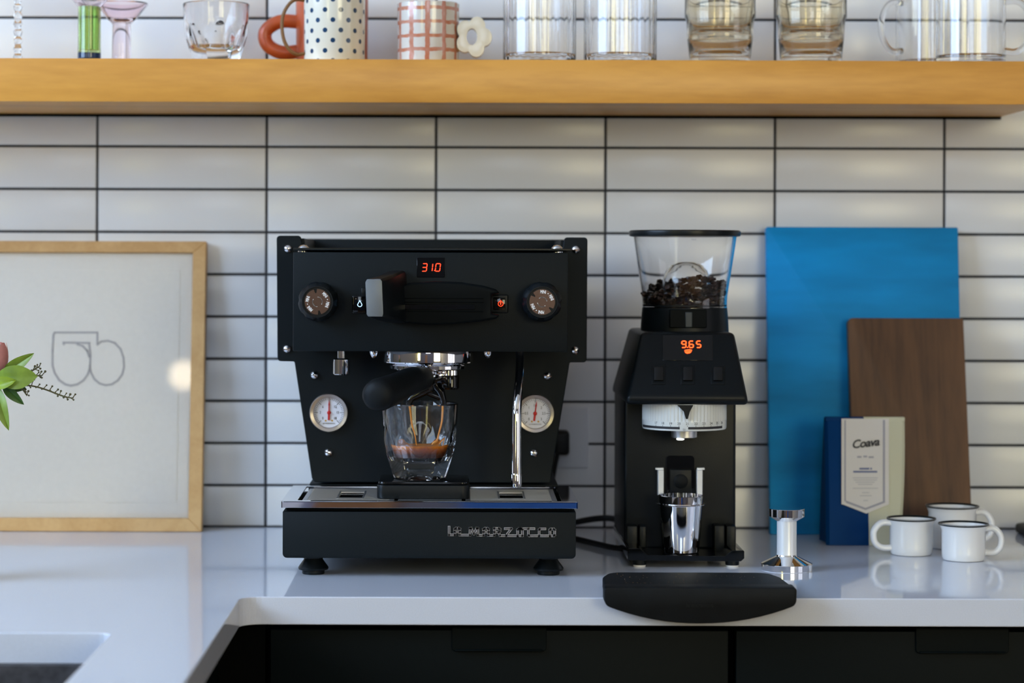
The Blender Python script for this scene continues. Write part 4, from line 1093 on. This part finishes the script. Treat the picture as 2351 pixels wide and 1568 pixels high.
# drawing: outline letter turned on its side; pixel coordinates turned into sheet coordinates
def fp(px, py):
    s = (1221-py)/(1221-555); D = 3.066+.046*s+.009
    p = P(px, py, D); return (p.x-(fb.x-FW/2), p.z/math.cos(lean)-.002)
k1 = [(123, 765), (126, 759), (224, 759), (224, 785)]
bowl1 = [(123, 765), (121, 800), (121, 835), (126, 852), (136, 868), (150, 878), (163, 881), (178, 878), (192, 869), (202, 855), (207, 838), (208, 810), (205, 785)]
bowl2 = [(224, 787), (232, 780), (248, 778), (264, 783), (277, 797), (284, 817), (285, 838), (281, 855), (271, 869), (257, 878), (243, 880), (229, 876), (217, 866), (209, 850), (206, 835)]
inner = [(147, 786), (146, 782), (206, 783)]
inner2 = [(178, 786), (190, 790), (200, 800), (205, 815)]
t = B()
for s in (k1, bowl1, bowl2, inner, inner2): ribbon([fp(*p) for p in s], 4.0*3.1/F, .0080, .0087, t)
part('pencil_drawing', t, M['pencil'], sh_, local=True, smooth=0)

# ------------------------------------------------------------------ flowers reaching in from the left
LD = 2.60
vx = P(-112, 1000, LD).x; vy = LD-WALL
fl = thing('flower_arrangement', 'green leaves and a pink rose bud reaching in at the left edge', 'flowers', (vx, vy, 0))
t = lathe([(0, 0), (.036, 0), (.038, .003), (.030, .030), (.026, .075), (.032, .120), (.0305, .120), (.0245, .075), (.0285, .030), (.034, .006), (0, .006)], (vx, vy, 0), 'Z', 40)
part('vase', t, M['petal2'], fl)
def leaf(base, tip, width, m, bend=.006, fold=.25, Db=LD, Dt=LD, belly=.45, roll=0):
    b, e = P(*base, Db), P(*tip, Dt)
    ax = (e-b); L = ax.length; ax.normalize()
    sd = ax.cross(Vector((0, -1, 0))).normalized(); up = sd.cross(ax).normalized()
    if roll: R = Matrix.Rotation(roll, 3, ax); sd = R @ sd; up = R @ up
    W = width*LD/F/2
    t = B(); nu, nv = 12, 6; th = .0004
    grid = [[], []]
    for i in range(nu+1):
        s = i/nu
        wd = W*(math.sin(PI*min(1, s/(2*belly)) if s < belly else PI*(.5+.5*(s-belly)/(1-belly)))**.8+.02)
        row = [[], []]
        for j in range(nv+1):
            v = 2*j/nv-1
            p = b+ax*(L*s)+sd*(wd*v)+up*(bend*math.sin(PI*s)+fold*wd*abs(v)-.0008*(abs(v) < .1))
            row[0].append(t.verts.new(p)); row[1].append(t.verts.new(p-up*th))
        grid[0].append(row[0]); grid[1].append(row[1])
    for g in grid:
        for i in range(nu):
            for j in range(nv): t.faces.new((g[i][j], g[i+1][j], g[i+1][j+1], g[i][j+1]))
    for j in (0, nv):
        for i in range(nu): t.faces.new((grid[0][i][j], grid[0][i+1][j], grid[1][i+1][j], grid[1][i][j]))
    for i in (0, nu):
        for j in range(nv): t.faces.new((grid[0][i][j], grid[0][i][j+1], grid[1][i][j+1], grid[1][i][j]))
    return part('leaf', t, m, fl, smooth=60)
leaf((2, 864), (78, 811), 30, M['leafl'], .004, .3, LD+.004, LD-.01)
leaf((-10, 866), (86, 864), 54, M['leafl'], .010, .12, LD, LD-.020, .62)
leaf((-18, 882), (37, 873), 29, M['leafy'], .008, .15, LD, LD-.025, .6)
leaf((4, 880), (55, 929), 23, M['leafd'], .004, .3, LD+.004, LD)
leaf((-8, 884), (20, 988), 31, M['leafl'], .006, .35, LD, LD-.012, .42)
leaf((-10, 860), (36, 838), 26, M['leafd'], .003, .2, LD+.012, LD+.012)
leaf((10, 882), (60, 892), 26, M['leafd'], .003, .2, LD+.012, LD+.010)
leaf((-40, 880), (-70, 960), 30, M['leafd'], .006, .3); leaf((-50, 850), (-105, 800), 34, M['leafl'], .006, .3)
# twigs with buds
def twig(pts, sprigs, seed):
    rnd = random.Random(seed)
    V = [P(a, b, LD-.004) for a, b in pts]
    t = tube(V, [.0011]+[.0009]*(len(V)-2)+[.0005], 8, smooth=1)
    for i in range(sprigs):
        s = (i+.5)/sprigs*(len(V)-1); k = int(s); p = V[k].lerp(V[k+1], s-k)
        up = 1 if i % 2 else -1
        d = Vector((rnd.uniform(.001, .004), rnd.uniform(-.003, .003), up*rnd.uniform(.0022, .0052) if up > 0 else -rnd.uniform(.0010, .0026)))
        tube([p, p+d], [.0006, .0005], 5, bm=t)
        u = B(); bmesh.ops.create_icosphere(u, subdivisions=1, radius=rnd.uniform(.0010, .0016)); bmesh.ops.translate(u, verts=u.verts, vec=p+d); merge(t, u)
    return part('budding_twig', t, M['twig'], fl)
twig([(30, 888), (60, 884), (85, 888), (110, 896), (132, 905), (152, 912), (169, 914)], 22, 1)
twig([(55, 868), (72, 852), (84, 845), (92, 840)], 8, 2); twig([(60, 872), (85, 862), (98, 862)], 8, 3); twig([(45, 885), (55, 898), (62, 909)], 6, 4)
# stems down to the vase, rose bud
for q in ([(-9, 850), (-24, 885), (-70, 920), (-113, 975)], [(-104, 802), (-50, 850), (-80, 880), (-114, 965)], [(-66, 950), (-40, 880), (-70, 885), (-110, 965)], [(-14, 866), (-60, 880), (-112, 960)], [(-8, 884), (-60, 900), (-108, 970)], [(-30, 850), (-70, 880), (-116, 960)]):
    V = [P(a, b, LD) for a, b in q]; part('stem', tube(V+[Vector((vx, vy, .03))], .0016, 8, smooth=2), M['leafd'], fl)
rc_ = P(-9, 822, LD); SR = LD/F
rose = part('rose_bud', lathe([(0, -34*SR), (10*SR, -30*SR), (20*SR, -16*SR), (25*SR, 0), (24*SR, 16*SR), (17*SR, 28*SR), (9*SR, 31*SR), (0, 30*SR)], rc_, 'Z', 24), M['petal2'], fl)
for k in range(6):
    a = 2*PI*k/6+.35
    t = B(); G = []
    for i in range(7):
        h = -30*SR+i/6*66*SR; r = (28-.0016*abs(i-3)**2*1000/3)*SR*(.55 if i == 0 else .9 if i == 1 else 1)
        G.append([t.verts.new(rc_+Vector(((r+(1.5*SR if k % 2 else 0))*math.cos(a+w_*.55*math.sin(PI*(i+1.2)/8)), (r+(1.5*SR if k % 2 else 0))*math.sin(a+w_*.55*math.sin(PI*(i+1.2)/8)), h))) for w_ in (-1, -.5, 0, .5, 1)])
    for i in range(6):
        for j in range(4): t.faces.new((G[i][j], G[i][j+1], G[i+1][j+1], G[i+1][j]))
    part('petal', t, M['petal'] if k % 2 else M['petal2'], rose, smooth=60)

# ------------------------------------------------------------------ on the shelf
SD = 2.955; SS = SD/F; SY = SD-WALL
def sx(px, D=SD): return P(px, 120, D).x
def spx(z): return z
# twisted glass stem at the far left
x = sx(41); t = B()
prof = [(0, 0), (.016, 0), (.017, .0015), (.008, .0035)]
for k in range(30):
    h = .0045+k*.0032; prof.append((.0048+.0012*math.sin(k*1.9), h))
prof += [(.006, .102), (.016, .112), (.0165, .120), (.012, .120), (.011, .113), (0, .111)]
single('candlestick', lathe(prof, (x, SY, SZ1), 'Z', 24), M['glass'], (x, SY, SZ1), 'clear bubbled glass candlestick stem, first from the left on the shelf', 'candlestick')
# green stemmed goblet with dark blue foot
x = sx(205); g = thing('goblet', 'stemmed goblet with green glass stem and dark blue foot, left part of the shelf', 'glass', (x, SY, SZ1))
part('foot', lathe([(0, 0), (.0315, 0), (.0325, .0012), (.020, .0035), (.0148, .006), (.0148, .0125), (0, .0125)], (x, SY, SZ1), 'Z', 40), M['blueglass'], g)
part('stem', lathe([(0, .0125), (.0148, .0125), (.0144, .020), (.0144, .0715), (.0118, .0715), (.0118, .016), (0, .0155)], (x, SY, SZ1), 'Z', 40), M['greenglass'], g)
part('bowl', lathe([(0, .0716), (.0148, .0716), (.030, .090), (.040, .115), (.041, .140), (.039, .140), (.038, .115), (.028, .092), (0, .076)], (x, SY, SZ1), 'Z', 40), M['pinkglass'], g)
# pink coupe
D2 = 3.0; x = sx(279, D2); y = D2-WALL; g = thing('coupe_glass', 'pale pink coupe glass on a hollow stem beside the green goblet', 'glass', (x, y, SZ1))
part('stem', lathe([(0, 0), (.0125, 0), (.0125, .004), (.0115, .0525), (.0125, .055), (0, .055)], (x, y, SZ1), 'Z', 36), M['pinkglass'], g)
part('bowl', lathe([(0, .0552), (.0125, .0552), (.020, .062), (.034, .080), (.0335, .0815), (.019, .0640), (.010, .0585), (0, .058)], (x, y, SZ1), 'Z', 40), M['pinkglass'], g)
# facetted tumbler, same make as the espresso glass
o = link('tumbler', gme); x = sx(496, 2.96); o.location = (x, 2.96-WALL, SZ1+.0002); o.scale = (.945, .945, .86)
o.rotation_euler = (0, 0, .25)
tag(o, 'empty facetted clear tumbler on the shelf, left of the terracotta mug', 'glass')
def mug_body(R, Rb, H, tk=.0035, r0=.004):
    return [(0, .001), (Rb-r0-.002, .001), (Rb-r0, 0), (Rb-.001, .0012), (Rb, r0), (R, H-.001), (R-.0012, H), (R-tk, H-.001), (Rb-tk, r0+.003), (0, r0+.002)]
def ear(R, z0, z1, out, rad, flat=1.0, side=-1, turn=0, cen=(0, 0, 0)):
    pts = [Vector((R-.002, 0, z1)), Vector((R+out*.5, 0, z1+.002)), Vector((R+out*.93, 0, z1-(z1-z0)*.22)), Vector((R+out, 0, (z0+z1)/2)), Vector((R+out*.88, 0, z0+(z1-z0)*.2)), Vector((R+out*.45, 0, z0-.001)), Vector((R-.002, 0, z0+.002))]
    t = tube(pts, rad, 14, smooth=2)
    for v in t.verts: v.co.y *= flat
    a = PI if side < 0 else 0
    bmesh.ops.transform(t, matrix=Matrix.Translation(cen) @ Matrix.Rotation(a+turn, 4, 'Z'), verts=t.verts)
    return t
D3 = 3.035; S3 = D3/F
x = sx(762, D3); y = D3-WALL; g = thing('terracotta_mug', 'plain terracotta orange mug behind the dotted mug', 'mug', (x, y, SZ1))
part('cup', lathe(mug_body(.0475, .0465, .105), (x, y, SZ1), 'Z', 56), M['terracotta'], g)
part('handle', ear(.046, .0210, .0615, .0430, .0092, 1.1, -1, .0, (x, y, SZ1)), M['terracotta'], g)
x = sx(768, 2.945); y = 2.945-WALL; g = thing('dotted_mug', 'cream mug with blue dots and a thin gold edged handle', 'mug', (x, y, SZ1))
part('cup', lathe(mug_body(.0393, .0385, .105), (0, 0, 0), 'Z', 56), M['dots'], g, local=True)
t = ear(.0375, .0100, .0790, .0300, .0022, 3.2, -1, .15, (0, 0, 0))
part('handle', t, M['brownrim'], g, local=True, label='thin handle with brown edge')
x = sx(983, 2.95); y = 2.95-WALL; g = thing('checked_mug', 'orange checked ceramic mug with a flower shaped handle', 'mug', (x, y, SZ1))
part('cup', lathe(mug_body(.0396, .0392, .0765), (0, 0, 0), 'Z', 56), M['plaid'], g, local=True)
# flower handle: ring of five petals
fc = P(1087, 85, 2.93); t = B(); n = 80
def fr(a): return (.0172+.0062*abs(math.cos(2.5*(a-.35)))**.8)
outp = [(fc.x+fr(2*PI*k/n)*math.sin(2*PI*k/n), fc.z+fr(2*PI*k/n)*1.12*math.cos(2*PI*k/n)) for k in range(n)]
hol = [(fc.x-.002+.0068*math.sin(2*PI*k/24), fc.z+.0105*math.cos(2*PI*k/24)) for k in range(24)]
t = prism(outp, 2.925-WALL, 2.943-WALL, 'Y', .003, 3, holes=[hol])
bmesh.ops.translate(t, verts=t.verts, vec=-Vector((x, y, SZ1)))
part('flower_handle', t, M['ceramic'], g, local=True)
p0 = Vector((fc.x-.016-x, -.010, fc.z-SZ1))
t = tube([p0+Vector((-.006, .004, -.012)), p0+Vector((.004, -.004, -.010))], .006, 12); tube([p0+Vector((-.006, .004, .012)), p0+Vector((.004, -.004, .009))], .006, 12, bm=t)
part('handle_joint', t, M['ceramic'], g, local=True)
# ribbed straight highballs
def highball(px, D, label, R=.0462, H=.118):
    x = sx(px, D); y = D-WALL
    rib = lambda a, h: 1+.007*math.cos(28*a) if h > .006 else 1
    t = lathe([(0, .002), (R-.006, .0015), (R-.003, 0), (R, .003), (R, .010), (R, H), (R-.0015, H+.0005), (R-.0034, H)], (0, 0, 0), 'Z', 168, lobes=rib)
    lathe([(R-.0034, H), (R-.0036, .012), (R-.008, .0095), (0, .009)], (0, 0, 0), 'Z', 168, bm=t)
    bmesh.ops.remove_doubles(t, verts=t.verts, dist=.0006)
    me = finish(t, 60); me.materials.append(M['glass'])
    o = link('highball_glass', me); o.location = (x, y, SZ1+.0002)
    return tag(o, label, 'glass', 'tall clear glasses on the shelf')
h1 = highball(1239, 2.95, 'tall fluted clear glass on the shelf, next to the flower handle')
h2 = h1.copy(); C.objects.link(h2); h2.location = (sx(1424, 2.95), 2.95-WALL, SZ1+.0002); h2['label'] = 'tall fluted clear glass on the shelf, next to the stacked tumblers'
# stacked tumblers, two pairs
def stack_glass(px, D, label, base=0, m='amber', H=.085):
    x = sx(px, D); y = D-WALL
    R0, R1 = .0385, .0450
    t = lathe([(0, .0025), (R0-.008, .0022), (R0-.004, 0), (R0-.001, .0015), (R0, .004), (R0+.0035, .035), (R1-.002, .056), (R1, .060), (R1, H), (R1-.0012, H+.0006), (R1-.0028, H), (R1-.0030, .061), (R0+.0008, .036), (R0-.0034, .016), (R0-.008, .0125), (0, .0115)], (0, 0, 0), 'Z', 56)
    me = finish(t, 50); me.materials.append(M[m])
    o = link('stacking_tumbler', me); o.location = (x, y, SZ1+.0002+base)
    return tag(o, label, 'glass', 'stacked amber tumblers on the shelf')
a = stack_glass(1653, 2.95, 'lower tumbler of the left stacked pair on the shelf, base on the wood')
for px, bz, lab in ((1653, .0275, 'upper tumbler of the left stacked pair on the shelf, nested in the lower one'), (1862, 0, 'lower tumbler of the right stacked pair on the shelf, base on the wood'), (1862, .0275, 'upper tumbler of the right stacked pair on the shelf, nested in the lower one')):
    o = a.copy(); C.objects.link(o); o.location = (sx(px, 2.95), 2.95-WALL, SZ1+.0002+bz); o['label'] = lab
# glass mugs at the right
def glass_mug(px, D, R, side, label, turn, hz0, hz1, outw):
    x = sx(px, D); y = D-WALL
    g = thing('glass_mug', label, 'glass mug', (x, y, SZ1+.0002), 'clear glass mugs on the shelf')
    H = .118
    t = lathe([(0, .002), (R-.006, .0015), (R-.003, 0), (R, .003), (R, H), (R-.0015, H+.0005), (R-.0030, H), (R-.0030, .012), (R-.007, .0095), (0, .009)], (0, 0, 0), 'Z', 56)
    part('cup', t, M['glass'], g, local=True)
    part('handle', ear(R, hz0, hz1, outw, .0042, 1.2, side, turn, (0, 0, 0)), M['glass'], g, local=True)
glass_mug(2140, 3.03, .0470, -1, 'clear glass mug with its handle to the left, near the shelf end', .35, .022, .086, .030)
glass_mug(2228, 2.95, .0440, 1, 'clear glass mug with its handle to the right, last on the shelf', -.2, .016, .080, .032)

# ------------------------------------------------------------------ globe lamp behind the camera (mirrored in the picture glass)
lp = thing('pendant_lamp', 'warm globe pendant lamp hanging in the room, mirrored in the picture glass', 'lamp', (-.89, -4.3, 1.02))
part('globe', lathe([(0.046*math.sin(PI*k/16), -0.046*math.cos(PI*k/16)) for k in range(17)], (0, 0, 0), 'Z', 32), mat('lit opal globe', (.9, .85, .75, 1), .4, emit=(1.0, .80, .52, 1), es=LAMP), lp, local=True)
part('cord', tube([(0, 0, .045), (0, 0, ZC-1.02)], .003, 8), M['cord'], lp, local=True)
